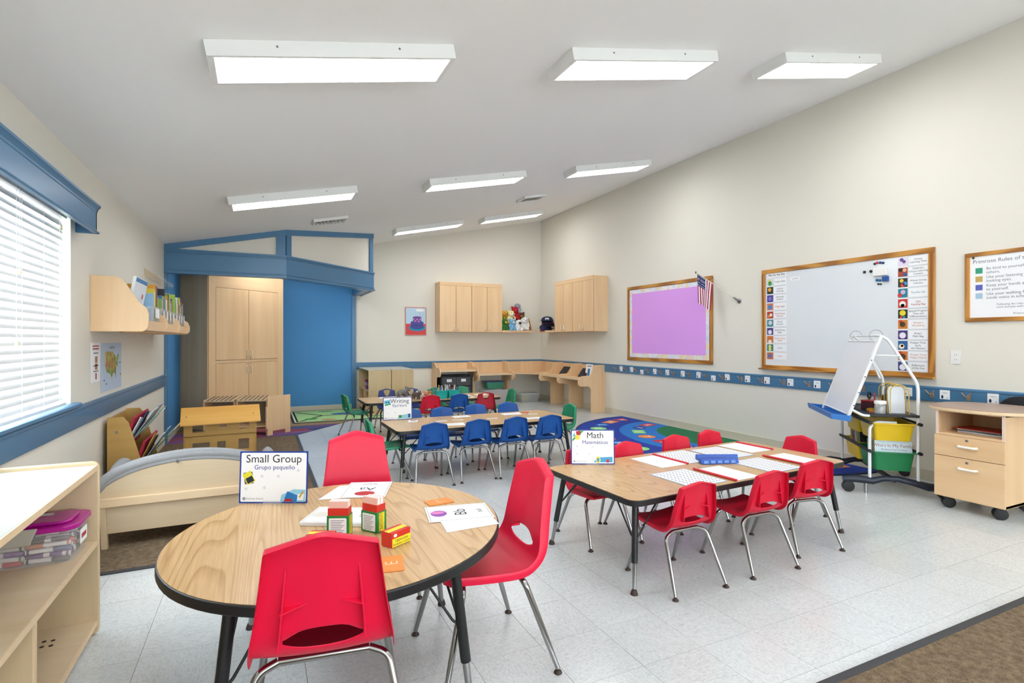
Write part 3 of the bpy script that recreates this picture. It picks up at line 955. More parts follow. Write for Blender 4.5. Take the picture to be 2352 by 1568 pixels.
for lvl in range(5):
    for i in range(5):
        for row in range(2):
            c = mk[(k * 5 + lvl) % len(mk)]
            k += 1
            py = by0 + .030 + i * .034 + lvl * .003
            px = bx0 + .088 + row * .146 + random.uniform(-.006, .006)
            pz = bz + .012 + lvl * .0185
            a = R(random.uniform(-5, 5) * (1 + lvl * .5)) + (math.pi if (i + lvl) % 2 else 0)
            m = mat('marker_' + c, c, .4)
            o = thing('marker', '%s capped felt marker, %s in the %s layer of the clear bin' % (mkn[c], ['first', 'second', 'third', 'fourth', 'fifth'][i] + [' left', ' right'][row], ['bottom', 'second', 'middle', 'fourth', 'top'][lvl]), 'marker', T(px, py, pz, a), 'markers in the clear bin')
            MB().tube([(-.07, 0, 0), (.015, 0, 0)], .0085, 8).build('barrel', WM, o, smooth=50)
            MB().tube([(.015, 0, 0), (.068, 0, 0), (.071, 0, 0)], [.0092, .0092, .006], 8).build('cap', m, o, smooth=50)
            MB().tube([(-.066, 0, 0), (-.058, 0, 0)], .0088, 8).build('stripe', m, o, smooth=50)
            MB().tube([(-.045, 0, 0), (-.005, 0, 0)], .00865, 8).build('print_band', m if k % 3 == 0 else WM, o, smooth=50)

# ------------------------------------------------------------------ child sofa seen from behind
cx0, cx1, cy = -.90, .10, 4.07
so = thing('child_sofa', 'small wooden child sofa with grey padded arch, seen from behind', 'sofa', T((cx0 + cx1) / 2, cy, 0))
hw = (cx1 - cx0) / 2
def arch(x, base, top):
    t = x / hw
    return base + (top - base) * (max(0, 1 - t * t) ** .62)
xs = [-hw + i * 2 * hw / 28 for i in range(29)]
pl_ = [(-hw, .30)] + [(x, arch(x, .375, .535)) for x in xs] + [(hw, .30)]
MB().prism(pl_, .0, .016, 'y').build('back_panel', BIRCH, so)
ar = MB()
ar.tube([(x, .022, arch(x, .385, .55)) for x in xs], .033, 12)
ar.build('padded_arch', GREYF, so, smooth=60)
sk = [(x, arch(x, .335, .508)) for x in xs] + [(x, arch(x, .40, .58)) for x in reversed(xs)]
MB().prism(sk, -.006, .06, 'y').build('arch_cover', GREYF, so, bevel=.012)
box('rail', wood('pine_rail', '#f0dcbc', '#ddb98c', (.06, 1, 1), 6), -hw, hw, -.028, .0, .262, .316, so, bevel=.004)
MB().prism([(-hw + .012, .262), (-hw + .03, .095), (hw - .03, .095), (hw - .012, .262)], -.006, .012, 'y').build('lower_panel', BIRCH, so)
for sx in (-1, 1):
    for yy in (0.0, .52):
        MB().prism([(sx * (hw - .005), .27), (sx * (hw - .035), .27), (sx * (hw - .045), 0), (sx * (hw - .012), 0)], yy - .022, yy + .018, 'y').build('leg', BIRCHZ, so, bevel=.003)
    MB().ball((0, 0, 0), 1, 18).build('arm', GREYF, so, T(sx * (hw - .05), .30, .36) @ Matrix.Diagonal((.06, .30, .135, 1)), smooth=180)
box('seat_board', BIRCH, -hw + .02, hw - .02, .016, .54, .2, .222, so)
MB().box(-hw + .09, hw - .09, .05, .55, .224, .33).build('cushion', GREYF, so, bevel=.03, seg=4)
MB().ball((-.085, -.012, .518), (.007, .006, .009), 10).build('snap', STEEL, so)
MB().lathe([(.009, 0), (.009, .006)], 12).build('snap', STEEL, so, T(-.085, -.006, .508, rx=R(90)))

# ------------------------------------------------------------------ magazine rack against the left wall
rk = thing('book_rack', 'honey plywood floor rack with red pockets of thin books by the left wall', 'rack', T(XL + .03, 4.93, 0))
prof = [(0, 0), (.30, 0), (.28, .12), (.135, .665), (.10, .712), (0, .712)]
for y in (0, .62):
    MB().prism(prof, y, y + .02, 'y').build('side_panel', HONEY, rk, bevel=.003)
for z, x in ((.60, .115), (.37, .17), (.16, .24)):
    MB().lathe([(.010, 0), (.010, .002)], 10).build('bolt', STEEL, rk, T(x - .055, -.001, z, rx=R(90)))
REDF = mat('red_canvas', '#a81838', .8)
box('back_panel', HONEY, 0, .012, .02, .62, 0, .70, rk)
rb_ = [('#dfe3e6', '#7fa08f', '#c9ccd2', '#39567a', '#f0ede6', '#9aa7b8'), ('#b8862c', '#2f6a45', '#d9dcdc', '#25303c', '#c9b28a', '#b0b6bd'), ('#e0a9ac', '#d8dde4', '#e09a1e', '#4a5878', '#ece6da', '#8c5a3c')]
for i, (xb, zb) in enumerate(((.055, .46), (.12, .27), (.18, .08))):
    MB().prism([(xb - .02, zb), (xb + .05, zb), (xb + .115, zb + .235), (xb + .105, zb + .245), (xb + .035, zb + .02), (xb - .02, zb + .02)], .022, .60, 'y').build('pocket', REDF, rk)
    for k, c in enumerate(rb_[i]):
        h = .23 + .06 * ((k * 7 + i * 3) % 4) / 3
        w = .14 + .03 * ((k + i) % 3)
        y0 = .04 + .075 * k + (.02 if i == 1 else 0)
        if y0 + w > .60: y0 = .60 - w
        M = rk.matrix_world @ T(xb + .05 + .009 * ((k * 4) % 6), y0, zb + .03 + .008 * ((k * 4) % 6), rx=R(((k * 5) % 7) * 3 - 9), ry=R(24 + 4 * ((k * 4) % 6)))
        words_ = ['top', 'middle', 'bottom'][i]
        bk = MB().box(0, .006, 0, w, 0, h).build('thin_book', mat('book_' + c, c, .5), None, M)
        tag(bk, 'thin %s book in the %s pocket of the honey floor rack' % ({'#dfe3e6': 'pale grey', '#7fa08f': 'sage green', '#c9ccd2': 'light grey', '#39567a': 'slate blue', '#b8862c': 'ochre', '#2f6a45': 'dark green', '#d9dcdc': 'off-white', '#25303c': 'near-black', '#e0a9ac': 'pink', '#d8dde4': 'bluish white', '#e09a1e': 'orange', '#4a5878': 'dusty blue', '#ece6da': 'cream', '#f0ede6': 'chalk white', '#9aa7b8': 'blue-grey', '#c9b28a': 'tan', '#b0b6bd': 'silver', '#8c5a3c': 'brown'}[c], words_), 'book', 'thin books in the floor rack')

# ------------------------------------------------------------------ wall book rack
br = thing('wall_book_rack', 'maple wall rack with curved dividers holding book bins, left wall', 'rack', T(XL, 0, 1.358))
D = .343
pf = [(0, 0), (D - .05, 0)] + [(D - .05 + .05 * math.sin(R(a)), .05 - .05 * math.cos(R(a))) for a in (20, 45, 70, 90)] + [(D, .13), (D - .012, .17), (D - .06, .215), (.19, .37), (.15, .392), (0, .395)]
pd = [(0, 0), (D - .05, 0)] + [(D - .05 + .05 * math.sin(R(a)), .05 - .05 * math.cos(R(a))) for a in (20, 45, 70, 90)] + [(D, .09), (D - .02, .14), (D - .07, .17), (.12, .2), (0, .2)]
for i, y in enumerate((4.62, 5.50, 6.30, 7.10)):
    MB().prism(pf if i == 0 else pd, y, y + .022, 'y').build('divider', MAPLE if i == 0 else MAPLE, br, bevel=.004)
for a, b in ((4.642, 5.50), (5.522, 6.30), (6.322, 7.10)):
    box('shelf_board', MAPLEY, 0, D - .03, a, b, .03, .048, br)
    box('front_lip', MAPLEY, D - .035, D - .02, a, b, .01, .085, br, bevel=.003)
cols = ['#8fb7d6', '#d8c23a', '#e2e0da', '#d49a2e', '#5c8a3c', '#b33a2e', '#2d3a5a', '#e9d24a', '#7fae5a', '#3f6fa8', '#e6e2d8', '#c46a2c', '#4f4a78', '#9bbf3c', '#23242c', '#6aa2c8']
cname = ['pale blue', 'mustard', 'white', 'amber', 'moss green', 'brick red', 'navy', 'lemon yellow', 'leaf green', 'mid blue', 'cream', 'burnt orange', 'violet', 'lime', 'black', 'sky blue']
M0 = br.matrix_world
seen_lb = set()
bk = thing('picture_book', 'large white picture book with a blue top edge facing out of the wall rack', 'book', M0 @ T(.175, 4.70, .055, ry=R(10)))
box('cover', mat('book_white_cover', '#e9eef2', .4), 0, .02, 0, .44, 0, .36, bk, bevel=.002)
box('band', mat('band_blue', '#2f7fb8', .5), .0185, .0208, .01, .43, .325, .355, bk)
MB().flat(ell(0, 0, .025, .022, 16), 0).build('sticker', mat('sticker_red', '#d24a30', .5), bk, frame((.0212, .33, .23), (0, 1, 0), (0, 0, 1)))
MB().flat(ell(0, 0, .03, .05, 14), 0).build('cover_picture', mat('brown_print', '#5b3a2a', .5), bk, frame((.0212, .28, .10), (0, 1, 0), (0, 0, 1)))
k = 0
for s, (a, b) in enumerate(((5.16, 5.47), (5.56, 6.26), (6.36, 7.06))):
    bi = thing('book_bin', ['clear book bin in the near bay of the wall rack', 'clear book bin in the middle bay of the wall rack', 'clear book bin in the far bay of the wall rack'][s], 'bin', M0 @ T(.17, (a + b) / 2, .05), 'clear bins in the wall rack')
    tub_mesh(.125, (b - a) / 2, .16, .94, .02).build('body', FROST, bi, smooth=50)
    for q in range(3 if s == 0 else 4):
        MB().box(0, .002, -.025, .025, -.04, .04).build('name_card', PAPER, bi, T(.128, -(b - a) / 2 + .06 + q * (b - a - .12) / 3, .11))
    y = a + .03
    while y < b - .05:
        t = random.uniform(.014, .034); h = random.uniform(.24, .35)
        c = k % 16
        lbk = '%s book standing in the %s bin of the wall rack' % (cname[c], ['near', 'middle', 'far'][s])
        lbk = lbk if lbk not in seen_lb else 'second ' + lbk
        seen_lb.add(lbk)
        o = thing('shelf_book', lbk, 'book', M0 @ T(.095, y, .055, ry=R(0)), 'books standing in the wall rack')
        box('cover', mat('bk' + cols[c], cols[c], .45), 0, .19, 0, t, 0, h, o, bevel=.0015)
        box('pages', PAPER, -.002, .188, .003, t - .003, .004, h + .001, o)
        y += t + random.uniform(.003, .012); k += 1
ac = thing('acrylic_bracket', 'small clear acrylic display ledge above the wall book rack', 'display', T(XL, 0, 0))
box('wall_plate', mat('tan_plate', '#d8c7a8', .5), 0, .006, 6.52, 7.5, 1.95, 2.03, ac)
box('ledge', CLEAR, .006, .12, 6.55, 7.6, 1.935, 1.942, ac)
box('lip', CLEAR, .115, .121, 6.55, 7.6, 1.935, 1.97, ac)

# ------------------------------------------------------------------ posters on the left wall
def wallM(side, a, z):
    """frame on a wall: a = the running coordinate of the panel's lower left corner as seen from the room"""
    if side == 'left': return frame((XL + .002, a, z), (0, 1, 0), (0, 0, 1))
    if side == 'right': return frame((XR - .002, a, z), (0, -1, 0), (0, 0, 1))
    return frame((a, YB - .002, z), (1, 0, 0), (0, 0, 1))
po = thing('number_poster', 'narrow white wall chart beside the window with small drawings', 'poster', wallM('left', 4.63, .995))
box('sheet', PAPER, 0, .235, 0, .285, 0, .004, po)
for z in (.235, .255):
    box('heading', PRINTR, .03, .19, z, z + .009, .004, .0046, po)
for z in (.205, .115, .075):
    box('caption', PRINTG, .05, .17, z, z + .008, .004, .0046, po)
for z in (.14, .09):
    box('drawing', mat('print_tan', '#a9805c', .6), .09, .15, z, z + .045, .004, .0046, po)
box('drawing', PRINTR, .10, .13, .02, .065, .004, .0046, po)
po = thing('map_poster', 'light blue map poster with a patchwork country map, left wall', 'poster', wallM('left', 4.89, .905))
box('sheet', mat('map_sea', '#b9cbe2', .45), 0, .63, 0, .37, 0, .004, po)
mp_ = [(.10, .30), (.14, .305), (.34, .30), (.36, .28), (.42, .27), (.47, .255), (.52, .285), (.54, .27), (.50, .225), (.495, .19), (.44, .145), (.455, .085), (.425, .10), (.40, .13), (.34, .125), (.30, .085), (.27, .12), (.21, .135), (.15, .145), (.115, .19), (.095, .245)]
MB().prism(mp_, .004, .0046).build('land', patches('map_land', ['#c9a24a', '#5f9a58', '#c96a50', '#8fae5a', '#d9b870', '#7a8f4a', '#b88a5a'], 26), po)
text('United States', .03, PRINTK, po, T(.315, .325, .0048))
for x, y in ((.06, .08), (.12, .05), (.58, .1), (.56, .2)):
    box('caption', PRINTG, x, x + .035, y, y + .012, .004, .0046, po)

# ------------------------------------------------------------------ dollhouse and play units
dh = thing('dollhouse', 'honey plywood dollhouse with square window holes and pitched roof', 'dollhouse', T(-.39, 6.62, 0, R(4)))
w2, dp, hh = .335, .16, .45
wins = [(-.29, .14, .385, .435 + .02), (.02, .10, .40, .455 - .01), (.21, .13, .37, .45)]
fw = MB()
holes = [(h[0] * .87, h[1] * .87, h[2], h[3]) for h in [(-.30, -.17, .33, .42), (-.02, .06, .36, .42), (.20, .31, .34, .43), (-.30, -.12, .10, .22), (-.04, .05, .10, .22), (.19, .31, .12, .23)]]
gx = sorted({-w2, w2, *[h[0] for h in holes], *[h[1] for h in holes]}); gz = sorted({0, hh, *[h[2] for h in holes], *[h[3] for h in holes]})
for i in range(len(gx) - 1):
    for j in range(len(gz) - 1):
        mx_, mz_ = (gx[i] + gx[i + 1]) / 2, (gz[j] + gz[j + 1]) / 2
        if any(h[0] < mx_ < h[1] and h[2] < mz_ < h[3] for h in holes): continue
        fw.box(gx[i], gx[i + 1], -dp, -dp + .012, gz[j], gz[j + 1])
fw.build('front_wall', HONEY, dh)
for sx in (-1, 1):
    MB().prism([(-dp, 0), (dp, 0), (dp, hh), (0, hh + .11), (-dp, hh)], sx * w2 - .006, sx * w2 + .006, 'x').build('side_wall', HONEY, dh)
box('floor_board', HONEY, -w2, w2, -dp, dp, 0, .012, dh)
box('floor_board', HONEY, -w2, w2, -dp, dp, .28, .292, dh)
for sg in (-1, 1):
    MB().prism([(0, hh + .128), (sg * (dp + .05), hh - .025), (sg * (dp + .05), hh - .04), (0, hh + .113)], -w2 - .035, w2 + .045, 'x').build('roof_board', wood('honey_roof', '#eebd68', '#dba04a', (.08, 1, 1), 5), dh, bevel=.002)
for x, z in ((-w2 + .02, .05), (w2 - .02, .07)):
    MB().ball((x, -dp * .75, hh + .128 - .153 * .57 + .004), .006, 8).build('screw', STEEL, dh)
for i, (a, l) in enumerate(((R(-13), 'left maple play unit with a striped slatted top behind the dollhouse'), (R(-13), 'right maple play unit with a striped slatted top behind the dollhouse'))):
    pu = thing('play_unit', l, 'play furniture', T(-.46 + i * .395, 8.24 - i * .095, 0, a), 'maple play units by the dollhouse')
    for x in (-.19, .178):
        box('side_panel', MAPLE, x, x + .012, -.17, .17, 0, .50, pu)
    box('back_panel', MAPLE, -.18, .18, .158, .17, .05, .50, pu)
    box('shelf_board', MAPLEX, -.18, .18, -.15, .16, .12, .135, pu)
    MB().prism([(-.17, .47), (.17, .50), (.17, .515), (-.17, .485)], -.19, .19, 'x').build('top_board', BIRCH, pu)
    for k in range(6):
        MB().prism([(-.16, .4865), (.16, .5155), (.16, .519), (-.16, .49)], -.16 + k * .055, -.135 + k * .055, 'x').build('slat', mat('brown_slat', '#8a6a48', .6), pu)
    box('inner_panel', mat('grey_liner', '#8d8478', .7), -.178, .178, .14, .158, .14, .46, pu)
pp = thing('play_divider', 'tall maple play panel with a cutout foot, right of the dollhouse', 'play furniture', T(.09, 7.90, 0, R(40)))
MB().prism([(0, 0), (.085, 0), (.085, .06), (.30, .06), (.30, .0), (.385, 0), (.385, .53), (0, .53)], 0, .02, 'y').build('panel', MAPLE, pp, bevel=.003)
box('shelf_board', MAPLEX, -.02, .0, 0, .02, .1, .4, pp)

# ------------------------------------------------------------------ tall angled closet in the alcove
ang = math.atan2(.63, .77)
tc_ = thing('tall_cabinet', 'tall maple closet set at an angle with two tiers of doors in the blue alcove', 'cabinet', T(-.673, 8.715, 0, ang))
Wd, Dp, Hc = 1.30, .62, 2.42
MB().box(0, Wd, 0, .02, 0, .06).build('plinth', MAPLEX, tc_)
box('carcass', mat('gap_shade_brown', '#5a4630', .8), 0.001, Wd - .001, .003, Dp, .06, Hc, tc_)  # dark colour here paints shade into the gaps around the doors
box('side_panel', MAPLE, -.014, .0, .0, Dp, 0.0, Hc, tc_)
box('side_edge', MAPLE, -.016, .001, Dp, Dp + .015, 0, Hc, tc_)
fx0, fx1 = .105, 1.19
def cab_door(p, x0, x1, z0, z1, hxx, hz, lock=None, m=MAPLE, t=.018, hh=.09, y=0):
    d = MB().box(x0 + .0035, x1 - .0035, y - t, y, z0 + .0025, z1 - .0025).build('door', m, p, bevel=.0015)
    pts = fillet([(hxx, y - t, hz), (hxx, y - t - .028, hz), (hxx, y - t - .028, hz + hh), (hxx, y - t, hz + hh)], .014, 4)
    MB().tube(pts, .0075, 8).build('handle', mat('cream_handle', '#efe3cf', .4), d, smooth=50)
    if lock:
        MB().lathe([(.008, 0), (.008, .004)], 10).build('lock', STEEL, d, T(hxx, y - t, lock, rx=R(90)))
    return d
mid = (fx0 + fx1) / 2
cab_door(tc_, fx0, mid, 1.0, 2.06, mid - .035, 1.05, 1.02)
cab_door(tc_, mid, fx1, 1.0, 2.06, mid + .035, 1.05, 1.02)
cab_door(tc_, fx0, mid, .10, .955, mid - .035, .80, .93)
cab_door(tc_, mid, fx1, .10, .955, mid + .035, .80, .93)
for x in (0.0, 1.19):
    box('stile', MAPLE, x, x + .105, -.016, .003, .06, Hc, tc_)
box('top_rail', MAPLEX, .105, 1.19, -.016, .003, 2.063, Hc, tc_)
box('mid_rail', MAPLEX, .105, 1.19, -.012, .003, .957, .998, tc_)

# ------------------------------------------------------------------ road-map play rug
rg = thing('play_rug', 'green play rug with road and town print in the alcove', 'rug', T(.45, 8.86, .007))
MB().prism(rrect(0, 2.3, 0, 1.46, .08), 0, .006).build('pile', mat('rug_black', '#1d221d', .95), rg)
MB().prism(rrect(.035, 2.265, .035, 1.425, .06), .006, .0068).build('border', mat('rug_white', '#ccd8c2', .95), rg)
MB().prism(rrect(.06, 2.24, .06, 1.40, .05), .0068, .0074).build('border', mat('rug_black', '#1d221d', .95), rg)
MB().prism(rrect(.09, 2.21, .09, 1.37, .05), .0074, .008).build('print_field', mat('rug_green', '#a5cf8b', .95, noise=.12, nscale=30), rg)
def strip(p, pts, w, m, z, name):
    mb = MB()
    for a, b in zip(pts, pts[1:]):
        a, b = Vector((*a, 0)), Vector((*b, 0)); d = (b - a).normalized(); n = Vector((-d.y, d.x, 0)) * w / 2
        mb.add([(a + n).to_tuple()[:2] + (z,), (b + n).to_tuple()[:2] + (z,), (b - n).to_tuple()[:2] + (z,), (a - n).to_tuple()[:2] + (z,)], [(0, 1, 2, 3)])
    return mb.build(name, m, p)
ROAD = mat('rug_road', '#2c3328', .95)
for i, pts in enumerate(([(.12, 1.25), (.5, .7), (.12, .15)], [(.5, .7), (.9, .66), (1.0, 1.3)], [(.9, .66), (1.3, .3), (2.1, .2)], [(1.25, 1.3), (1.3, .7), (2.2, .75)])):
    strip(rg, pts, .05, ROAD, .0082 + i * .0001, 'road')
for (x, y, rx, ry), c in (((.85, .82, .2, .1), '#2f66a8'), ((1.5, 1.05, .25, .12), '#3f79b4'), ((.55, .2, .12, .05), '#c96a50'), ((.3, .35, .1, .1), '#3f8a4a'), ((.6, 1.2, .14, .06), '#4a9a55'), ((1.1, 1.15, .16, .05), '#cf6f4c'), ((1.3, .5, .14, .05), '#d07a52'), ((1.7, .4, .15, .07), '#3f8a4a')):
    MB().flat(ell(x, y, rx, ry, 14), .0088).build('town_patch', mat('rug' + c, c, .95), rg)
# ------------------------------------------------------------------ low storage units left of the desks
for i in range(2):
    x0 = 1.685 + i * .40
    su = thing('storage_unit', ['low maple storage unit with open shelves beside the blue post', 'low maple storage unit standing next to the corner desks'][i], 'shelf', T(x0, 9.36, 0), 'low storage units on the back wall')
    for y in (0, .955):
        e = MB().prism(rrect(0, .39, 0, .765, .008), y, y + .018, 'y').build('end_panel', wood('maple_end', '#dcc49a', '#c9ac7e', (1, 1, .06), 4), su, bevel=.002)
    for x, z in ((.05, .725), (.34, .725), (.05, .40)):
        MB().lathe([(.008, 0), (.008, .002)], 10).build('bolt', STEEL, su, T(x, -.001, z, rx=R(90)))
    box('top', TOPW, -.012, .385, .018, .955, .765, .783, su, bevel=.003)
    for z in (.40, .06):
        box('shelf_board', MAPLEY, .0, .37, .018, .955, z, z + .018, su)
    box('back', MAPLEY, .37, .385, .018, .955, .02, .765, su)
    box('divider', MAPLE, .0, .37, .47, .488, .078, .40, su)
for k, (c, l) in enumerate((('#b51c3a', 'crimson cubby bin nearest the room on the low storage shelf'), ('#232f86', 'navy cubby bin between two red ones on the low storage shelf'), ('#c2242f', 'red cubby bin at the wall end of the low storage shelf'))):
    o = thing('cubby_bin', l, 'bin', T(1.70 + .13, 9.50 + k * .17, .419), 'cubby bins on the low storage shelf')
    tub_mesh(.12, .075, .155, .88, .015).build('body', mat('bin' + c, c, .4), o, smooth=50)
    box('name_card', PAPER, -.1215, -.1195, -.03, .03, .07, .12, o)

# ------------------------------------------------------------------ wall cabinets
def wall_cab(M, label, handles_mid=True):
    o = thing('wall_cabinet', label, 'cabinet', M, 'maple wall cabinets')
    Wc, Hc, Dc = .67, .985, .315
    box('carcass', MAPLE, 0, Wc, -Dc + .024, 0, 0, Hc, o)
    box('gap_shade', mat('gap_shade_brown', '#5a4630', .8), .004, Wc - .004, -Dc + .021, -Dc + .0245, .004, Hc - .07, o)  # thin dark sheet behind the doors, paints the shade in their gaps
    box('header', MAPLEX, 0, Wc, -Dc - .002, -Dc + .02, Hc - .07, Hc, o, bevel=.001)
    for x0, x1, hx in ((0, Wc / 2, Wc / 2 - .045), (Wc / 2, Wc, Wc / 2 + .045)):
        cab_door(o, x0, x1, .0, Hc - .07, hx, .045, .028, MAPLE, .02, .09, -Dc + .02)
    return o
Mb = frame((3.175, YB - .001, 1.455), (1, 0, 0), (0, 1, 0))
wall_cab(T(3.175, YB - .001, 1.455), 'maple wall cabinet on the back wall beside the cake poster')
wall_cab(T(3.847, YB - .001, 1.455), 'maple wall cabinet on the back wall beside the stuffed toys')
wall_cab(T(XR - .001, 9.20, 1.452, R(-90)), 'maple wall cabinet on the right wall beside the caps')
wall_cab(T(XR - .001, 8.527, 1.452, R(-90)), 'maple wall cabinet on the right wall nearest the bulletin board')
sb = thing('corner_shelf', 'maple wall shelf with slanted end holding stuffed toys', 'shelf', T(0, 0, 0))
box('shelf_board', MAPLEX, 4.52, 5.22, YB - .30, YB - .001, 1.455, 1.475, sb)
box('front_lip', MAPLEX, 4.525, 5.215, YB - .315, YB - .30, 1.452, 1.495, sb, bevel=.002)
MB().prism([(YB - .31, 1.45), (YB - .31, 1.49), (YB - .17, 1.76), (YB - .01, 1.76), (YB - .01, 1.45)], 5.22, 5.238, 'x').build('end_panel', MAPLE, sb, bevel=.002)
sb2 = thing('cap_shelf', 'short maple wall shelf on the right wall holding navy caps', 'shelf', T(0, 0, 0))
box('shelf_board', MAPLEY, XR - .30, XR - .001, 9.21, 9.98, 1.452, 1.472, sb2)
box('front_lip', MAPLEY, XR - .315, XR - .30, 9.215, 9.975, 1.45, 1.492, sb2, bevel=.002)

# ------------------------------------------------------------------ stuffed toys and caps
def plush(x, y, z, s, rz, c, label, ear='round', c2=None, snout=None, tilt=0):
    o = thing('stuffed_toy', label, 'toy', T(x, y, z, rz, tilt), 'stuffed toys on the corner shelf')
    m = mat('plush' + c, c, .95, noise=.1, nscale=120, bump=.4)
    m2 = mat('plush' + (c2 or c), c2 or c, .95, noise=.1, nscale=120, bump=.4)
    b = MB()
    b.ball((0, 0, .085 * s), (.062 * s, .055 * s, .08 * s), 14)
    for sx in (-1, 1):
        b.ball((sx * .055 * s, -.045 * s, .03 * s), (.03 * s, .055 * s, .03 * s), 10)
        b.ball((sx * .068 * s, -.02 * s, .11 * s), (.026 * s, .03 * s, .05 * s), 10)
    b.ball((0, -.012 * s, .20 * s), (.068 * s, .062 * s, .062 * s), 16)
    for sx in (-1, 1):
        if ear == 'round': b.ball((sx * .055 * s, 0, .25 * s), (.026 * s, .014 * s, .026 * s), 10)
        elif ear == 'long': b.ball((sx * .062 * s, 0, .19 * s), (.018 * s, .03 * s, .05 * s), 10)
        else: b.ball((sx * .03 * s, 0, .285 * s), (.014 * s, .012 * s, .045 * s), 10)
    bo = b.build('body', m, o)
    rm = bo.modifiers.new('r', 'REMESH'); rm.mode = 'VOXEL'; rm.voxel_size = .009 * s; rm.use_smooth_shade = True
    sm_ = bo.modifiers.new('s', 'SMOOTH'); sm_.factor = .6; sm_.iterations = 4
    bake(bo); bo.data.materials.clear(); bo.data.materials.append(m); bo.data.shade_smooth()
    MB().ball((0, -.068 * s, .185 * s), (.032 * s, .022 * s, .026 * s), 12).build('muzzle', m2, o, smooth=180)
    MB().ball((0, -.09 * s, .193 * s), (.011 * s, .006 * s, .008 * s), 8).build('nose', BLACK, o, smooth=180)
    for sx in (-1, 1):
        MB().ball((sx * .026 * s, -.068 * s, .22 * s), .007 * s, 8).build('eye', BLACK, o, smooth=180)
    return o
zs = 1.476
plush(4.62, YB - .20, zs, 1.0, R(8), '#3a7d35', 'green stuffed toy with yellow muzzle at the left of the shelf', 'tall', '#d8b832')
plush(4.66, YB - .09, zs + .15, 1.1, R(12), '#e0b040', 'golden stuffed toy sitting high at the left of the toy pile', 'round', '#e88a2a')
plush(4.775, YB - .235, zs, 1.0, R(12), '#7fb6dd', 'light blue stuffed toy at the front of the shelf', 'round', '#cfe4f2')
plush(4.81, YB - .11, zs + .14, 1.15, R(6), '#f0e6b0', 'pale yellow stuffed toy above the blue one', 'round', '#f6efd0')
plush(4.92, YB - .075, zs + .24, 1.1, R(-4), '#b5182a', 'red stuffed toy in the upper middle of the pile', 'round', '#d23a30')
plush(4.93, YB - .245, zs, .95, R(0), '#ece9e6', 'white stuffed toy with drooping ears at the shelf front', 'long', '#2a2a2c')
plush(5.08, YB - .225, zs + .01, 1.12, R(-18), '#e8e5e0', 'larger white stuffed toy near the slanted shelf end', 'long', '#f4f2f0')
plush(5.06, YB - .085, zs + .12, 1.1, R(-10), '#5a3a1e', 'brown stuffed toy behind the white ones', 'round', '#b8843c')
plush(4.99, YB - .06, zs + .38, .85, R(-25), '#9a9cae', 'grey stuffed toy topping the pile', 'long', '#b8bac8')
capn = ['topmost navy cap with a white front patch on the pile', 'navy cap with red edge under the topmost one', 'navy cap with red trim in the middle of the pile', 'navy and red cap near the bottom of the pile', 'bottom cap with red brim hanging over the shelf lip']
for k in range(5):
    z = 1.473 + (4 - k) * .052
    o = thing('cap', capn[k], 'cap', T(XR - .18 - (.05 if k > 2 else 0), 9.70 + (.05 if k < 1 else 0) + .03 * (k % 2), z, R(-120 + 14 * k)) @ Matrix.Diagonal((1.25, 1.25, 1.0, 1)), 'navy caps on the wall shelf')
    m = mat('cap_navy', '#1f2a4a', .85, bump=.2, nscale=200)
    mr = mat('cap_red', '#8e1530', .85)
    MB().lathe([(.10, 0), (.102, .02), (.095, .055), (.075, .085), (.04, .102), (.008, .108)], 20).build('crown', m, o, smooth=60)
    br_ = [(.098 * math.cos(R(a)), .098 * math.sin(R(a))) for a in range(-60, 61, 12)]
    bo_ = [(.098 + .085 * math.cos(R(a * 1.45)) if abs(a) < 61 else .098, .115 * math.sin(R(a * 1.45))) for a in range(60, -61, -12)]
    MB().prism(br_ + [(.09 + .085 * math.cos(R(a * 1.2)), .12 * math.sin(R(a * 1.3))) for a in range(60, -61, -12)], .004, .009).build('brim', mr if k in (1, 4) else m, o)
    if k == 0:
        box('patch', PAPER, .092, .096, -.03, .03, .03, .07, o)
    else:
        MB().lathe([(.1025, .001), (.1035, .006), (.1025, .011)], 20).build('trim_band', mr, o)

# ------------------------------------------------------------------ corner desks (study carrels)
def side_profile(nose_z=0):
    a = nose_z
    return [(0, 0), (.30, 0), (.30, .38 + a), (.305, .42 + a), (.325, .455 + a), (.36, .475 + a), (.51, .478 + a), (.545, .492 + a), (.565, .52 + a), (.57, .56 + a), (.558, .61 + a), (.53, .645 + a), (.49, .66 + a), (.36, .663 + a), (.315, .672 + a), (.29, .70 + a * .8), (.255, .79 + a * .3), (.235, .83), (.19, .85), (0, .85)]
def carrel(M, w, label, panels=('l', 'r'), z=.585, a=0):
    """a desk against a wall: local x along the wall, y out of the wall"""
    o = thing('study_desk', label, 'desk', M, 'maple study desks along the corner')
    for p in panels:
        x = 0 if p == 'l' else w - .022
        MB().prism(side_profile(a), x, x + .022, 'x').build('side_panel', MAPLE, o, bevel=.004)
    x0 = .022 if 'l' in panels else 0
    x1 = w - .022 if 'r' in panels else w
    box('desktop', MAPLEX, x0, x1, .004, .50, z, z + .02, o)
    box('front_edge', EDGEW, x0, x1, .50, .512, z - .012, z + .024, o, bevel=.004)
    box('back_board', MAPLE, x0, x1, .003, .02, z + .02, .835, o)
    box('cable_slot', BLACK, (x0 + x1) / 2 - .05, (x0 + x1) / 2 + .05, .05, .065, z + .0201, z + .0206, o)
    return o
BW = lambda x: Matrix(((1, 0, 0, x), (0, -1, 0, YB - .004), (0, 0, -1, 0), (0, 0, 0, 1)))
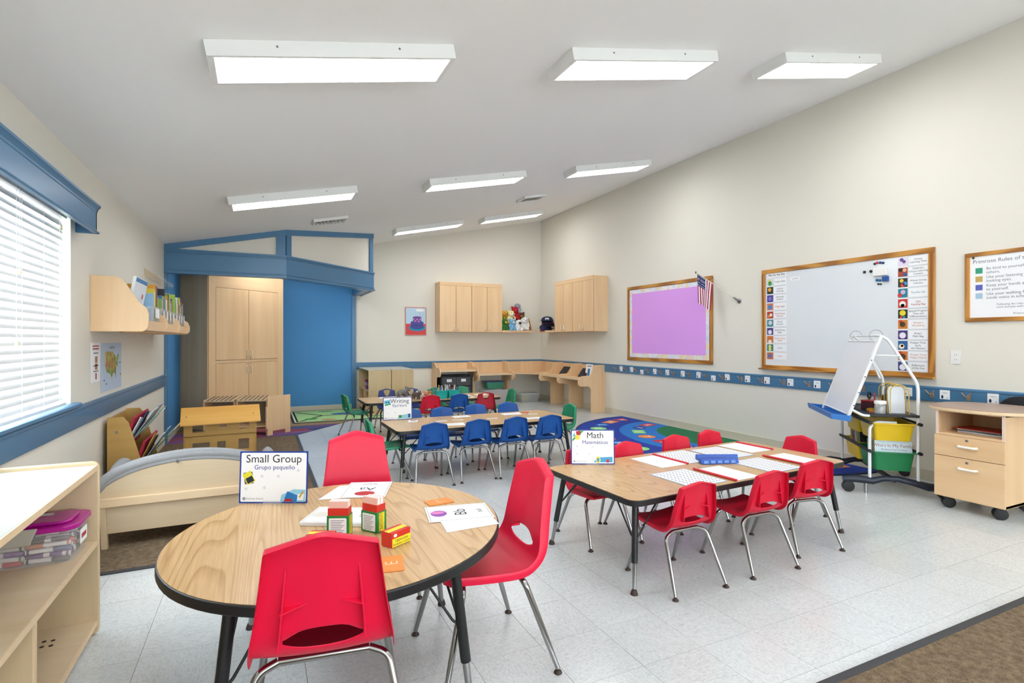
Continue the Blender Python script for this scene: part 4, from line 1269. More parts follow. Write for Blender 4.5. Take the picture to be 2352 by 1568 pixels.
# back-wall desks (local y points out of the wall, towards the camera)
def backM(x):
    return Matrix.Translation((x, YB - .004, 0)) @ Matrix.Rotation(math.pi, 4, 'Z')
carrel(backM(3.89), .79, 'study desk with a raised top over the black drawer unit', ('l', 'r'), .685, .10)
carrel(backM(4.66), .765, 'study desk on the back wall over the stacked storage bins', ('l', 'r'), .595)
rightM = lambda y: Matrix.Translation((XR - .004, y, 0)) @ Matrix.Rotation(R(90), 4, 'Z')
carrel(rightM(8.66), .73, 'study desk on the right wall nearer the corner, with a tablet', ('l', 'r'), .595)
carrel(rightM(7.925), .735, 'study desk at the end of the row with tablet and sign', ('l',), .595)
cd = thing('corner_desk', 'curved maple corner desk joining the two rows of study desks', 'desk', T(0, 0, 0))
arc = [(4.665 + .205, YB - .50)] + [(5.09 + .02 - .22 * math.cos(R(t)) , 0) for t in ()] 
pts = [(4.69, YB - .005), (4.69, YB - .5)]
for t in range(0, 91, 15):
    u = t / 90
    pts.append((4.69 + (XR - .5 - 4.69) * (1 - math.cos(R(t))) * 1.0 if False else 4.69 + (XR - .5 - 4.69) * math.sin(R(t)) ** 1.0 * (.0 + 1.0), YB - .5 + (9.39 - (YB - .5)) * (1 - math.cos(R(t)))))
pts += [(XR - .5, 9.39), (XR - .005, 9.39), (XR - .005, YB - .005)]
cl = []
for p in pts:
    if not cl or (abs(p[0] - cl[-1][0]) + abs(p[1] - cl[-1][1])) > 1e-4: cl.append(p)
MB().prism(cl, .595, .615).build('desktop', MAPLEX, cd, bevel=.003)
MB().prism([(-p[0] + 2 * 0, p[1]) for p in []] or [(0, 0), (.3, 0), (.3, .4), (.33, .45), (.37, .475), (.51, .478), (.56, .51), (.57, .56), (.55, .62), (.49, .66), (.36, .663), (.3, .69), (.24, .83), (.19, .85), (0, .85)], 0, .02, 'x').build('side_panel', MAPLE, cd, Matrix.Translation((4.69, YB - .004, 0)) @ Matrix.Rotation(math.pi, 4, 'Z'), bevel=.003)
box('back_board', MAPLE, 4.69, XR - .005, YB - .022, YB - .004, .615, .835, cd)
box('back_board', MAPLE, XR - .022, XR - .004, 9.39, YB - .022, .615, .835, cd)
# tablets
TAB = mat('tablet_case', '#1b1a1c', .5)
for y, l in ((9.02, 'black-cased tablet leaning on the desk nearer the corner'), (8.33, 'black-cased tablet leaning on the end desk')):
    o = thing('tablet', l, 'tablet', T(XR - .26, y, .6175, R(-90), R(-38)), 'tablets on the study desks')
    MB().prism(rrect(-.12, .12, 0, .2, .015), 0, .012, 'y').build('case', TAB, o, bevel=.003)
    box('screen', mat('screen_dark', '#26303a', .12), -.10, .10, -.0006, .0, .018, .182, o)
o = thing('desk_sign', 'small white instruction sheet with blue picture on the end desk', 'sign', frame((XR - .21, 8.27, .617), (0, -1, 0), (.15, 0, 1)))
box('sheet', PAPER, 0, .21, 0, .24, 0, .003, o)
box('picture', mat('sign_blue', '#2f76ad', .5), .07, .14, .03, .16, .003, .0036, o)
box('heading', PRINTK, .03, .18, .20, .212, .003, .0036, o)
# drawers and bins under the desks
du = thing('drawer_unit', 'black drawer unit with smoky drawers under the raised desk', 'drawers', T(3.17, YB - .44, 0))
fm = MB()
for x in (0, .295, .59):
    fm.box(x, x + .012, 0, .40, 0, .60)
for z in (0, .195, .39, .588):
    fm.box(.012, .59, 0, .40, z, z + .012)
fm.build('frame', BLACK, du)
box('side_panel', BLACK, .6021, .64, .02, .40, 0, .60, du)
for ix, x in enumerate((.016, .31)):
    for iz, z in enumerate((.012, .207, .402)):
        d = MB().box(x, x + .28, -.008, .36, z + .004, z + .172).build('drawer', SMOKE, du)
        box('name_card', PAPER, x + .09, x + .19, -.0095, -.008, z + .075, z + .13, d)
def lidded(name, label, M, hx, hy, h, body, lid, contents=None, group=None):
    o = thing(name, label, 'bin', M, group)
    tub_mesh(hx, hy, h, .86, .03).build('body', body, o, smooth=50)
    if lid:
        MB().prism(rrect(-hx - .012, hx + .012, -hy - .012, hy + .012, .035), h, h + .018).build('lid', lid, o, bevel=.004)
    if contents:
        for k, (c, x, y, rx, rz_) in enumerate(contents):
            MB().ball((x, y, rz_ + .012), (rx, rx * .8, rz_), 12).build('cloth', mat('cloth' + c, c, .9), o, smooth=180)
    return o
lidded('storage_tote', 'large grey translucent tote under the back-wall desk', T(4.30, YB - .38, 0), .27, .19, .30, FROST, None, [('#a8705c', .05, -.05, .14, .10), ('#8a8f96', -.12, 0, .12, .09)])
lidded('storage_box', 'green box with navy patterned lid on top of the grey tote', T(4.30, YB - .34, .312), .19, .14, .13, mat('green_box', '#3f8f72', .4, alpha=.9), mat('navy_lid', '#2c2f6a', .4))
lidded('storage_box', 'clear lidded box with yellow cloth under the corner desk', T(5.08, YB - .36, 0), .22, .15, .17, FROST, mat('clear_lid', '#e6e8ea', .2, alpha=.55), [('#c9c23a', -.06, 0, .12, .06), ('#5a6b78', .09, .02, .09, .06)])

# ------------------------------------------------------------------ cake poster on the back wall
po = thing('cake_poster', 'framed party poster with a purple two-tier cake on the back wall', 'poster', wallM('back', 2.565, 1.385))
MB().prism(rrect(0, .43, 0, .56, .015), 0, .012).build('frame', mat('pink_frame', '#c98a7c', .5), po, bevel=.002)
box('sky_print', mat('poster_sky', '#bcd8ea', .5), .018, .412, .23, .542, .012, .0128, po)
box('table_print', mat('poster_red', '#d8403e', .5), .018, .412, .018, .23, .012, .0128, po)
MB().flat(ell(.24, .15, .17, .065, 24), .0132).build('plate', mat('plate_blue', '#2a8fc4', .5), po)
MB().flat(ell(.24, .165, .14, .045, 24), .0135).build('plate', mat('plate_teal', '#1f5f80', .5), po)
MB().flat([(.11, .26), (.11, .18)] + ell(.24, .18, .13, .035, 14, 180, 360) + [(.37, .26)] + ell(.24, .26, .13, .03, 14, 0, 180), .0138).build('cake_tier', mat('cake_indigo', '#4a4a9c', .5), po)
MB().flat([(.155, .36), (.155, .275)] + ell(.24, .275, .085, .022, 14, 180, 360) + [(.325, .36)] + ell(.24, .36, .085, .02, 14, 0, 180), .0141).build('cake_tier', mat('cake_purple', '#7a4a9a', .5), po)
for x, y in ((.175, .32), (.24, .315), (.305, .32), (.2, .285), (.275, .28)):
    MB().flat(ell(x, y, .012, .012, 12), .0144).build('frosting_dot', mat('frosting', '#e8b4e6', .5), po)
text('PRIMROSE', .042, mat('cake_navy', '#242a6e', .5), po, T(.24, .185, .0144), bold=.01)
MB().flat(ell(.30, .50, .09, .03, 20), .0132).build('speech_bubble', PAPER, po)
for i in range(16):
    MB().flat(ell(.20 + random.random() * .19, .37 + random.random() * .1, .004, .004, 6), .0132).build('confetti', PRINTG, po)

# ------------------------------------------------------------------ bulletin board with flag
def framed(name, label, cat, y0, y1, z0, z1, fw, fd, fm):
    """board on the right wall; y0 is its far (left) end"""
    o = thing(name, label, cat, wallM('right', y0, z0))
    w, h = y0 - y1, z1 - z0
    for nm, a in (('frame_rail', (0, w, 0, fw)), ('frame_rail', (0, w, h - fw, h))):
        MB().box(a[0], a[1], a[2], a[3], 0, fd).build(nm, OAKX, o, bevel=.004)
    for a in ((0, fw, fw, h - fw), (w - fw, w, fw, h - fw)):
        MB().box(a[0], a[1], a[2], a[3], 0, fd).build('frame_stile', fm, o, bevel=.004)
    return o, w, h
OAKX = wood('oak_frame_x', '#c98f3f', '#9a6220', (.1, 1, 1), 14, contrast=(.3, .7), bands=6, dist=7)
bb, w, h = framed('bulletin_board', 'oak-framed bulletin board covered in purple paper', 'board', 7.27, 5.41, .96, 2.175, .05, .022, OAKF)
box('backing', mat('cork', '#b58a58', .9), .05, w - .05, .05, h - .05, 0, .008, bb)
pm = mat('purple_paper', '#e2a2f2', .7, bump=0)
nt = pm.node_tree; N = nt.nodes.new
tc0 = N('ShaderNodeTexCoord'); n0 = N('ShaderNodeTexNoise'); n0.inputs['Scale'].default_value = 2.2; n0.inputs['Detail'].default_value = 3
nt.links.new(tc0.outputs['Object'], n0.inputs['Vector'])
bp = N('ShaderNodeBump'); bp.inputs['Strength'].default_value = .55; bp.inputs['Distance'].default_value = .03
nt.links.new(n0.outputs['Fac'], bp.inputs['Height']); nt.links.new(bp.outputs[0], nt.nodes['Principled BSDF'].inputs['Normal'])
box('paper', pm, .06, w - .06, .06, h - .06, .008, .0105, bb)
PAST = patches('pastel_border', ['#e9e4ee', '#f2e6b8', '#dfe6f4', '#f0d6c4', '#eeeaf2', '#d6dcf0'], 17, .6)
def scallop(x0, x1, y0, y1, horiz, inner):
    n = 26 if horiz else 17
    p = []
    if horiz:
        p = [(x0, y0 if inner > 0 else y1), (x1, y0 if inner > 0 else y1)]
        e = [(x1 - (x1 - x0) * i / (4 * n), (y1 if inner > 0 else y0) - inner * .006 * abs(math.sin(math.pi * i / 4))) for i in range(4 * n + 1)]
    else:
        p = [(x0 if inner > 0 else x1, y1), (x0 if inner > 0 else x1, y0)]
        e = [((x1 if inner > 0 else x0) - inner * .006 * abs(math.sin(math.pi * i / 4)), y0 + (y1 - y0) * i / (4 * n)) for i in range(4 * n + 1)]
    return p + e
bd = .068
for k, (p, z) in enumerate(((scallop(.055, w - .055, .055, .055 + bd, True, 1), .0112), (scallop(.055, w - .055, h - .055 - bd, h - .055, True, -1), .0112), (scallop(.055, .055 + bd, .055, h - .055, False, 1), .0118), (scallop(w - .055 - bd, w - .055, .055, h - .055, False, -1), .0118))):
    MB().flat(p, z).build('border_strip', PAST, bb)
fg = thing('flag', 'small American flag on a slanted pole over the bulletin board corner', 'flag', T(0, 0, 0))
A, B = Vector((XR - .012, 4.97, 1.80)), Vector((5.30, 5.435, 2.205))
MB().tube([A, B], .0055, 10).build('pole', mat('pole_white', '#d8cfc0', .4), fg, smooth=50)
MB().tube([A, A.lerp(B, .12)], [.014, .010], 12).build('socket', STEEL, fg, smooth=50)
MB().lathe([(.03, 0), (.03, .006), (.012, .012)], 14).build('bracket', STEEL, fg, Matrix.Translation(A + Vector((.01, 0, 0))) @ Matrix.Rotation(R(-90), 4, 'Y'))
MB().ball(tuple(B), (.009, .009, .016), 10).build('finial', mat('brass_dark', '#5a5548', .4, 1), fg, smooth=180)
H0, H1 = A.lerp(B, .97), A.lerp(B, .60)
fl_ = MB(); nu, nv = 26, 22
vs, fs, fmat = [], [], []
Lf = .40
for j in range(nv + 1):
    t = j / nv
    for i in range(nu + 1):
        s = i / nu
        p = H0.lerp(H1, s)
        gather = 1 - .28 * t
        c = H0.lerp(H1, .42)
        q = c.lerp(p, gather)
        q = Vector((q.x, q.y, 0)) + Vector((0, 0, p.z * (1 - t * .45) + c.z * t * .45)) if False else Vector((q.x, q.y, p.z))
        drop = Lf * t
        q.z -= drop * (1 - .10 * s)
        q += Vector((-.022, -.010, 0)) * math.sin(s * 9 + t * 1.5) * t
        vs.append(q)
for j in range(nv):
    for i in range(nu):
        k = j * (nu + 1) + i
        fs.append((k, k + 1, k + nu + 2, k + nu + 1))
fl_.add(vs, fs)
fo = fl_.build('cloth', mat('flag_red', '#a3203c', .8), fg, smooth=180)
fo.data.materials.append(mat('flag_white', '#eceaf0', .8)); fo.data.materials.append(mat('flag_blue', '#2b2f66', .8))
for idx, p in enumerate(fo.data.polygons):
    j, i = divmod(idx, nu)
    st = int(i / nu * 13)
    p.material_index = 0 if st % 2 == 0 else 1
    if i / nu < 7 / 13 and j / nv < .40: p.material_index = 2
st_ = MB()
for a_ in range(5):
    for b_ in range(6):
        i = 1.2 + b_ * 2.2 + (.9 if a_ % 2 else 0); j = .9 + a_ * 1.65
        if i > 13.2: continue
        k = int(round(j)) * (nu + 1) + int(round(i))
        c = Vector(vs[k]); e1 = (Vector(vs[k + 1]) - c).normalized(); e2 = (Vector(vs[k + nu + 1]) - c).normalized()
        nrm = e1.cross(e2).normalized()
        for sd in (-1, 1):
            ring_ = []
            for q in range(10):
                r_ = .0075 if q % 2 == 0 else .0032
                an = R(36 * q)
                ring_.append(c + nrm * sd * .0012 + e1 * r_ * math.sin(an) - e2 * r_ * math.cos(an))
            st_.add([tuple(v) for v in ring_], [tuple(range(10))])
st_.build('stars', mat('flag_white', '#eceaf0', .8), fg)

# ------------------------------------------------------------------ whiteboard with schedule cards
wb, w, h = framed('whiteboard', 'large oak-framed whiteboard on the right wall', 'whiteboard', 4.615, 2.76, .945, 2.15, .05, .024, OAKF)
box('panel', mat('whiteboard_surface', '#e2e6ea', .16), .05, w - .05, .05, h - .05, 0, .012, wb)
MB().prism([(0, .012), (.02, 0), (.055, 0), (.06, .012), (.055, .014), (.02, .018)], -.02, w + .005, 'x').build('tray', OAKX, wb, Matrix(((1, 0, 0, 0), (0, 0, 1, -.004), (0, 1, 0, .0), (0, 0, 0, 1))))
text('Plan for the Day', .032, PRINTK, None, I4)  if False else None
def card(y0, z0, w, h, lines, tm, bm, icons, label, group, size, border=PRINTG):
    o = thing('schedule_card', label, 'card', frame((XR - .0145, y0, z0), (0, -1, 0), (0, 0, 1)), group)
    box('sheet', PAPER, 0, w, 0, h, 0, .002, o)
    box('border', border, w * .345, w * .352, .004, h - .004, .002, .0024, o)
    for a in ((w * .35, w - .002, .002, .0035), (w * .35, w - .002, h - .0035, h - .002)):
        box('border', border, a[0], a[1], a[2], a[3], .002, .0024, o)
    iw = w * .33
    box('picture', mat('pic' + bm, bm, .5), .003, iw, .006, h - .006, .002, .0025, o)
    for c, x, y, r_ in icons:
        MB().flat(ell(iw * x, h * y, h * r_, h * r_, 14), .0028).build('picture_shape', mat('pic' + c, c, .5), o)
    n = len(lines)
    for k, ln in enumerate(lines):
        text(ln, size, tm, o, T(w * .675, h / 2 + ((n - 1) / 2 - k) * size * 1.05 - size * .33, .0027))
    return o
L = [(['Today\'s Date'], PRINTK, '#cfd8d4', [('#3f9a4a', .5, .35, .28), ('#e8d84a', .4, .65, .16)], 'schedule card with pale picture, first under Plan for the Day'),
     (['Look at', 'Learning'], PRINTK, '#17301c', [('#e8a030', .45, .6, .25)], 'schedule card with a glowing orange dot picture, left column'),
     (['Harmony', '& Heart'], PRINTK, '#4a3f9a', [('#7f78c8', .5, .5, .25)], 'schedule card with a violet picture, left column'),
     (['Wiggle Jiggle'], PRINTO, '#cf7a4a', [('#4a86c8', .5, .45, .3)], 'schedule card with blue on orange picture and orange words, left column'),
     (['Small Group', 'Literacy'], PRINTR, '#b83a28', [('#f0e6da', .65, .5, .2), ('#d88a3a', .35, .35, .2)], 'schedule card with red picture and red words, left column'),
     (['World', 'Wonder'], PRINTT, '#2f8a8f', [('#d8d4e2', .55, .55, .28)], 'schedule card with a teal picture, left column'),
     (['Small Group', 'Math'], PRINTK, '#4c3a86', [('#e6e0ea', .5, .4, .28)], 'schedule card with white on purple picture, left column'),
     (['Project Time:', 'STEM'], PRINTO, '#d0702e', [('#efe9e2', .5, .22, .26)], 'schedule card with an orange and white picture, left column'),
     (['Lunch'], PRINTT, '#2f7f73', [('#e6e070', .5, .65, .22), ('#e6e070', .5, .3, .22)], 'schedule card with two yellow shapes, next to last in the left column'),
     (['Snack'], PRINTO, '#c86a3e', [('#4f72b8', .5, .5, .26)], 'bottom schedule card of the left column')]
hd = thing('schedule_heading', 'white heading strip reading Plan for the Day at the board corner', 'card', frame((XR - .0145, 4.545, 2.047), (0, -1, 0), (0, 0, 1)))
box('sheet', PAPER, 0, .27, 0, .06, 0, .002, hd)
text('Plan for the Day', .034, PRINTK, hd, T(.135, .018, .0025), bold=.01)
for i, (ln, tm, bm, ic, lb) in enumerate(L):
    card(4.545, 2.043 - (i + 1) * .0985, .265, .0955, ln, tm, bm, ic, lb, 'schedule cards, left column', .027)
Rr = [(['Choice', 'Learning Time'], PRINTK, '#e6dcec', [('#6a4f96', .4, .7, .18), ('#6a4f96', .65, .5, .16)], 'topmost schedule card of the right column, purple strokes on white'),
      (["Children's", 'Choice Learning', 'Centers'], PRINTK, '#a8472c', [('#2a2320', .3, .75, .2), ('#e8b48a', .7, .7, .18), ('#3a5a8a', .75, .25, .2)], 'schedule card with four small picture squares, right column'),
      (['Whole Group', 'Literacy'], PRINTK, '#1d2a18', [('#e8c84a', .4, .7, .18), ('#d84a30', .5, .25, .2), ('#4a8fd0', .75, .4, .2)], 'schedule card with multicoloured shapes on black, right column'),
      (['Thumbs Up!'], PRINTT, '#1f7f95', [('#c8b8d0', .55, .6, .22), ('#d83a40', .2, .3, .2)], 'schedule card with teal picture and teal words, right column'),
      (["Og's", 'Reading Bag'], PRINTR, '#c8323a', [('#efe9dc', .5, .45, .3), ('#3f9a4a', .5, .3, .18)], 'schedule card with red picture and red words, right column'),
      (['Special Program', 'Time and', 'Differentiation'], PRINTK, '#16301f', [('#ecd832', .5, .6, .28), ('#d8404a', .35, .18, .12), ('#2f8ab0', .65, .18, .12)], 'schedule card with a yellow star shape on dark green, right column'),
      (["Writer's", 'Workshop'], PRINTO, '#d0802e', [('#4a3a20', .5, .5, .26), ('#c8402a', .3, .8, .16)], 'schedule card with brown on orange picture, right column'),
      (["Molly's", 'Math Bag'], PRINTK, '#4a3478', [('#ece6f0', .5, .45, .3)], 'schedule card with white on deep purple picture, right column'),
      (['Project Time:', 'Early', 'Art Masters'], PRINTK, '#2a5f9a', [('#efe6c8', .4, .4, .26), ('#d8404a', .45, .45, .12)], 'schedule card with a blue and cream picture, right column'),
      (['Project Time:', 'Happy Hearts'], PRINTO, '#d0762e', [('#c83a2a', .3, .8, .14), ('#5a3a1c', .5, .4, .3)], 'schedule card with brown on orange and a red heart dot, right column'),
      (['Reflections', 'of the Day'], PRINTK, '#3a3f86', [('#eceaf0', .5, .4, .3), ('#1f9a9a', .85, .85, .12)], 'bottom schedule card of the right column')]
for i, (ln, tm, bm, ic, lb) in enumerate(Rr):
    card(3.072, 2.098 - (i + 1) * .1, .262, .0975, ln, tm, bm, ic, lb, 'schedule cards, right column', .0245)
nc_ = thing('word_card', 'tiny white word card beside the left schedule column', 'card', frame((XR - .0145, 4.23, 1.985), (0, -1, 0), (0, 0, 1)))
box('sheet', PAPER, 0, .125, 0, .045, 0, .002, nc_)
text('Lunch', .03, PRINTG, nc_, T(.0625, .013, .0025))
mg = [(3.385, 1.99, .014, '#1c2026', 'black disc magnet furthest left on the whiteboard'), (3.322, 1.99, .014, '#1c2026', 'black disc magnet beside the white eraser block'), (3.285, 2.06, .012, '#22252b', 'small black magnet above the eraser block'), (3.262, 2.068, .013, '#c02a30', 'red magnet above the eraser block'), (3.232, 2.066, .013, '#2a4fa0', 'blue magnet above the eraser block'), (3.205, 2.06, .012, '#1f2a4a', 'navy magnet above the eraser block'), (3.262, 1.895, .014, '#1f6fa0', 'teal disc magnet under the eraser block'), (3.235, 1.89, .013, '#1f6fa0', 'second teal disc magnet under the eraser block'), (3.25, 1.855, .009, '#20242a', 'tiny black magnet at the bottom of the magnet cluster'), (3.228, 1.852, .009, '#20242a', 'tiny black magnet right of the other bottom one')]
for y, z, r_, c, lb in mg:
    o = MB().lathe([(r_, 0), (r_, .008), (r_ * .8, .011)], 14).build('magnet', mat('mag' + c, c, .35), None, frame((XR - .0145, y, z), (0, -1, 0), (0, 0, 1)), smooth=50)
    tag(o, lb, 'magnet', 'magnets on the whiteboard')
o = MB().box(0, .13, 0, .075, 0, .03).build('eraser', WHITE, None, frame((XR - .0145, 3.29, 1.935), (0, -1, 0), (0, 0, 1)), bevel=.004)
tag(o, 'white eraser block held on the whiteboard', 'eraser')
o = MB().box(0, .055, 0, .05, 0, .028).build('clip_holder', mat('holder_blue', '#1f4f9a', .4), None, frame((XR - .0145, 3.205, 1.875), (0, -1, 0), (0, 0, 1)), bevel=.004)
tag(o, 'small blue magnetic holder under the eraser', 'holder')

# ------------------------------------------------------------------ rules board, outlet
ru, w, h = framed('rules_board', 'oak-framed rules poster at the right edge', 'poster', 2.53, 1.72, 1.455, 2.05, .035, .018, OAKF)
box('sheet', PAPER, .035, w - .035, .035, h - .035, 0, .008, ru)
text('Primrose Rules of the Roost', .044, PRINTG, ru, T(.055, h - .095, .0086), align='LEFT')
for k, (l1, l2, c) in enumerate((('Be kind to yourself and', 'others.', '#2f9a78'), ('Use your listening ears and', 'looking eyes.', '#c8a45a'), ('Keep your hands and feet', 'to yourself.', '#5a62b8'), ('Use your walking feet and', 'inside voice in school.', '#a8c4d8'))):
    z = h - .155 - k * .072
    box('picture', mat('rule' + c, c, .5), .075, .125, z - .028, z + .02, .008, .0086, ru)
    text(l1, .033, PRINTG, ru, T(.15, z, .0086), align='LEFT')
    text(l2, .033, PRINTG, ru, T(.15, z - .033, .0086), align='LEFT')
text("'Following the rules helps us", .022, PRINTG, ru, T(.22, .135, .0086), align='LEFT')
text("work and play well together.'", .022, PRINTG, ru, T(.22, .112, .0086), align='LEFT')
text('Primrose Schools', .024, PRINTG, ru, T(.33, .055, .0086), align='LEFT')
MB().ball((.062, h - .045, .014), (.010, .010, .006), 10).build('tack', mat('tack', '#5a4a30', .3, 1), ru)
ou = thing('wall_outlet', 'white electrical outlet plate right of the whiteboard', 'outlet', wallM('right', 2.64, 1.085))
MB().prism(rrect(0, .078, 0, .118, .006), 0, .006).build('plate', WHITE, ou, bevel=.002)
for z in (.028, .068):
    s = MB().prism(rrect(.022, .056, z, z + .026, .01), .006, .0085).build('socket', WHITE, ou)
    for x in (.031, .044):
        box('slot', BLACK, x, x + .0025, z + .010, z + .019, .0085, .0088, s)

# ------------------------------------------------------------------ coat hooks and name cards on the blue rail
HK = mat('bronze_hook', '#b8977a', .35, .5)
hk0 = None
ys = [7.587, 7.297, 7.023, 6.735, 6.44, 6.144, 5.834, 5.529, 5.224, 4.916, 4.607, 4.306, 3.987, 3.70, 3.39, 3.074, 2.778, 2.499, 2.158]
ordw = ['first', 'second', 'third', 'fourth', 'fifth', 'sixth', 'seventh', 'eighth', 'ninth', 'tenth', 'eleventh', 'twelfth', 'thirteenth', 'fourteenth', 'fifteenth', 'sixteenth', 'seventeenth', 'eighteenth', 'nineteenth']
for k, y in enumerate(ys):
    lb = 'bronze double coat hook, %s along the blue rail counted from the corner desks' % ordw[k]
    M = frame((XR - .0205, y, .80), (0, -1, 0), (0, 0, 1))
    if hk0 is None:
        hk0 = thing('coat_hook', lb, 'hook', M, 'coat hooks on the blue rail')
        MB().prism(rrect(-.014, .014, -.03, .018, .006), 0, .005).build('plate', HK, hk0, bevel=.001)
        for sx in (-1, 1):
            pts = fillet([(sx * .004, .0, .006), (sx * .008, .0, .03), (sx * .034, .038, .045)], .012, 4)
            MB().tube(pts, [.0045] * (len(pts) - 1) + [.006], 8).build('prong', HK, hk0, smooth=60)
        for z in (-.022, .008):
            MB().ball((0, z, .005), .003, 6).build('screw', STEEL, hk0)
    else:
        o = copy_tree(hk0); o.matrix_world = M; o['label'] = lb
cy_ = [7.444, 7.159, 6.896, 6.584, 6.299, 5.973, 5.664, 5.393, 5.15, 4.83, 4.545, 4.227, 3.899, 3.55, 2.986, 2.682, 2.332]
DARKB = mat('card_print_navy', '#1f2f4a', .6)
for k, y in enumerate(cy_):
    low = k in (2, 7)
    o = thing('name_card', 'white name card on the blue rail, %s from the corner desks%s' % (ordw[k], ', with a red dot' if low else ''), 'card', frame((XR - .0205, y + .035, .745 if low else .765), (0, -1, 0), (0, 0, 1)) @ T(0, 0, 0, R(4 if k == 8 else 0)), 'name cards on the blue rail')
    h = .07 if low else .088
    box('sheet', PAPER, 0, .078, 0, h, 0, .0015, o)
    MB().flat(ell(.02, .02, .009, .016, 12), .0019).build('picture', PRINTR if low else DARKB, o)
    box('name_line', PRINTG, .02, .06, h * .62, h * .66, .0015, .0018, o)
    MB().flat(ell(.06, .012, .004, .004, 8), .0019).build('mark', DARKB, o)
bg_ = thing('hanging_bag', 'black bag hanging from the last hook behind the drawer cart', 'bag', T(XR - .02, 2.13, 0))
MB().ball((-.06, 0, .69), (.05, .16, .155), 16).build('pouch', mat('black_cloth', '#14161b', .85), bg_, smooth=180)
MB().tube(fillet([(-.06, .09, .78), (-.03, 0, .845), (-.06, -.09, .78)], .03, 5), .008, 8).build('strap', mat('black_cloth', '#14161b', .85), bg_, smooth=60)

# ------------------------------------------------------------------ alphabet rug
ar_ = thing('alphabet_rug', 'half-round blue and green alphabet rug along the right wall', 'rug', T(XR - .06, 5.28, .001))
def halfe(a, b, n=48):
    return [(-a * math.cos(R(t)), b * math.sin(R(t))) for t in [-90 + 180 * i / n for i in range(n + 1)]]
MB().prism(halfe(1.80, 2.09), 0, .007).build('pile', mat('rug_edge', '#0f1a33', .95), ar_)
MB().prism(halfe(1.775, 2.065), .007, .0076).build('outer_band', mat('rug_navy', '#13389a', .95, noise=.08, nscale=90), ar_)
MB().prism(halfe(1.18, 1.46), .0076, .0082).build('inner_band', mat('rug_sky', '#1c72c4', .95, noise=.08, nscale=90), ar_)
MB().prism(halfe(.66, .93), .0082, .0088).build('centre', mat('rug_forest', '#127046', .95, noise=.08, nscale=90), ar_)
RC = {'r': '#c8283c', 'o': '#e8823a', 'g': '#8fd67a', 'b': '#2a7fd0', 'n': '#133a90'}
def rug_shape(t, f, kind, c, ch):
    a, b = (1.475, 1.765) if f == 0 else (.92, 1.19)
    x, y = -a * math.cos(R(t)), b * math.sin(R(t))
    s = .14 if f == 0 else .135
    pol = {'rect': [(-s, -s * .62), (s, -s * .62), (s, s * .62), (-s, s * .62)], 'circ': ell(0, 0, s * .85, s * .85, 22), 'tri': [(-s, -s * .8), (s, -s * .8), (0, s)], 'dia': [(-s * 1.1, 0), (0, -s * .8), (s * 1.1, 0), (0, s * .8)]}[kind]
    M = T(x, y, .0092, math.atan2(y / b / b, x / a / a) + R(90))
    o = MB().flat(pol, 0).build('letter_patch', mat('rugp' + RC[c], RC[c], .95), ar_, M)
    text(ch, s * 1.05, mat('rug_letter', '#e2e6e4', .95), o, T(0, -s * .36, .0004, 0), name='letter', bold=.02)
for i, ch in enumerate('ABCDEFGHIJKLMN'):
    rug_shape(-81 + i * 12.4, 0, ['rect', 'tri', 'circ', 'dia'][i % 4], 'orgbo'[i % 4 if i % 4 != 3 else 3], ch)
for i, ch in enumerate('OPQRSTUVW'):
    rug_shape(-76 + i * 19, 1, ['rect', 'circ', 'rect', 'dia'][i % 4], 'rogn'[i % 4], ch)
# ------------------------------------------------------------------ drawer cart
dc = thing('drawer_cart', 'maple rolling drawer cart with surfboard top at the right edge', 'cabinet', T(4.775, 2.145, 0))
# local: x into the room's right wall, y along the wall
w2 = .215
box('bottom_board', MAPLEY, .012, .53, -w2 + .0, w2, .09, .11, dc)
for s in (-1, 1):
    box('side_panel', MAPLE, .012, .53, s * w2 - (.018 if s > 0 else 0), s * w2 + (.018 if s < 0 else 0), .09, .755, dc, bevel=.002)
    box('front_edge', mat('pale_edge', '#e8d2c0', .5), .006, .0125, s * w2 - (.018 if s > 0 else 0), s * w2 + (.018 if s < 0 else 0), .57, .755, dc)
box('back_panel', MAPLE, .515, .53, -w2, w2, .09, .755, dc)
box('cubby_floor', MAPLEY, .008, .51, -w2 + .018, w2 - .018, .568, .585, dc)
box('sub_top', MAPLEY, .012, .53, -w2, w2, .745, .757, dc)
for z0, z1, hz in ((.412, .566, .498), (.095, .408, .332)):
    d = MB().box(-.008, .012, -w2 - .004, w2 + .004, z0, z1).build('drawer_front', MAPLEY, dc, bevel=.002)
    MB().tube(fillet([(-.008, -.055, hz), (-.036, -.05, hz), (-.036, .05, hz), (-.008, .055, hz)], .014, 4), .0095, 10).build('handle', mat('white_handle', '#f2ece2', .35), d, smooth=60)
    MB().lathe([(.010, 0), (.010, .004), (.006, .006)], 12).build('lock', STEEL, d, T(-.008, .005, hz + .048, ry=R(-90)))
tp = [(-.02 + .29 * (1 - math.cos(R(t))) - .03, 0) for t in ()]
top = []
for i in range(64):
    t = 2 * math.pi * i / 64
    c, s = math.cos(t), math.sin(t)
    top.append((.27 + .33 * math.copysign(abs(c) ** .75, c), .0 + .33 * math.copysign(abs(s) ** .85, s)))
MB().prism(top, .765, .785).build('top_slab', TAUPE, dc)
MB().prism([(.27 + (x - .27) * 1.008, y * 1.008) for x, y in top], .757, .782).build('top_edge', EDGEW, dc, bevel=.006)
for x in (.07, .46):
    for y in (-.16, .16):
        c = MB().box(-.03, .03, -.028, .028, .072, .09).build('caster', BLACK, dc, T(x, y, 0, R(-50)), bevel=.004)
        for s in (-1, 1):
            MB().lathe([(.034, 0), (.042, .004), (.042, .022), (.034, .026)], 20).build('wheel', BLACKR, c, T(0, s * .004 + (-.026 if s < 0 else 0), .042, rx=R(-90)), smooth=40)
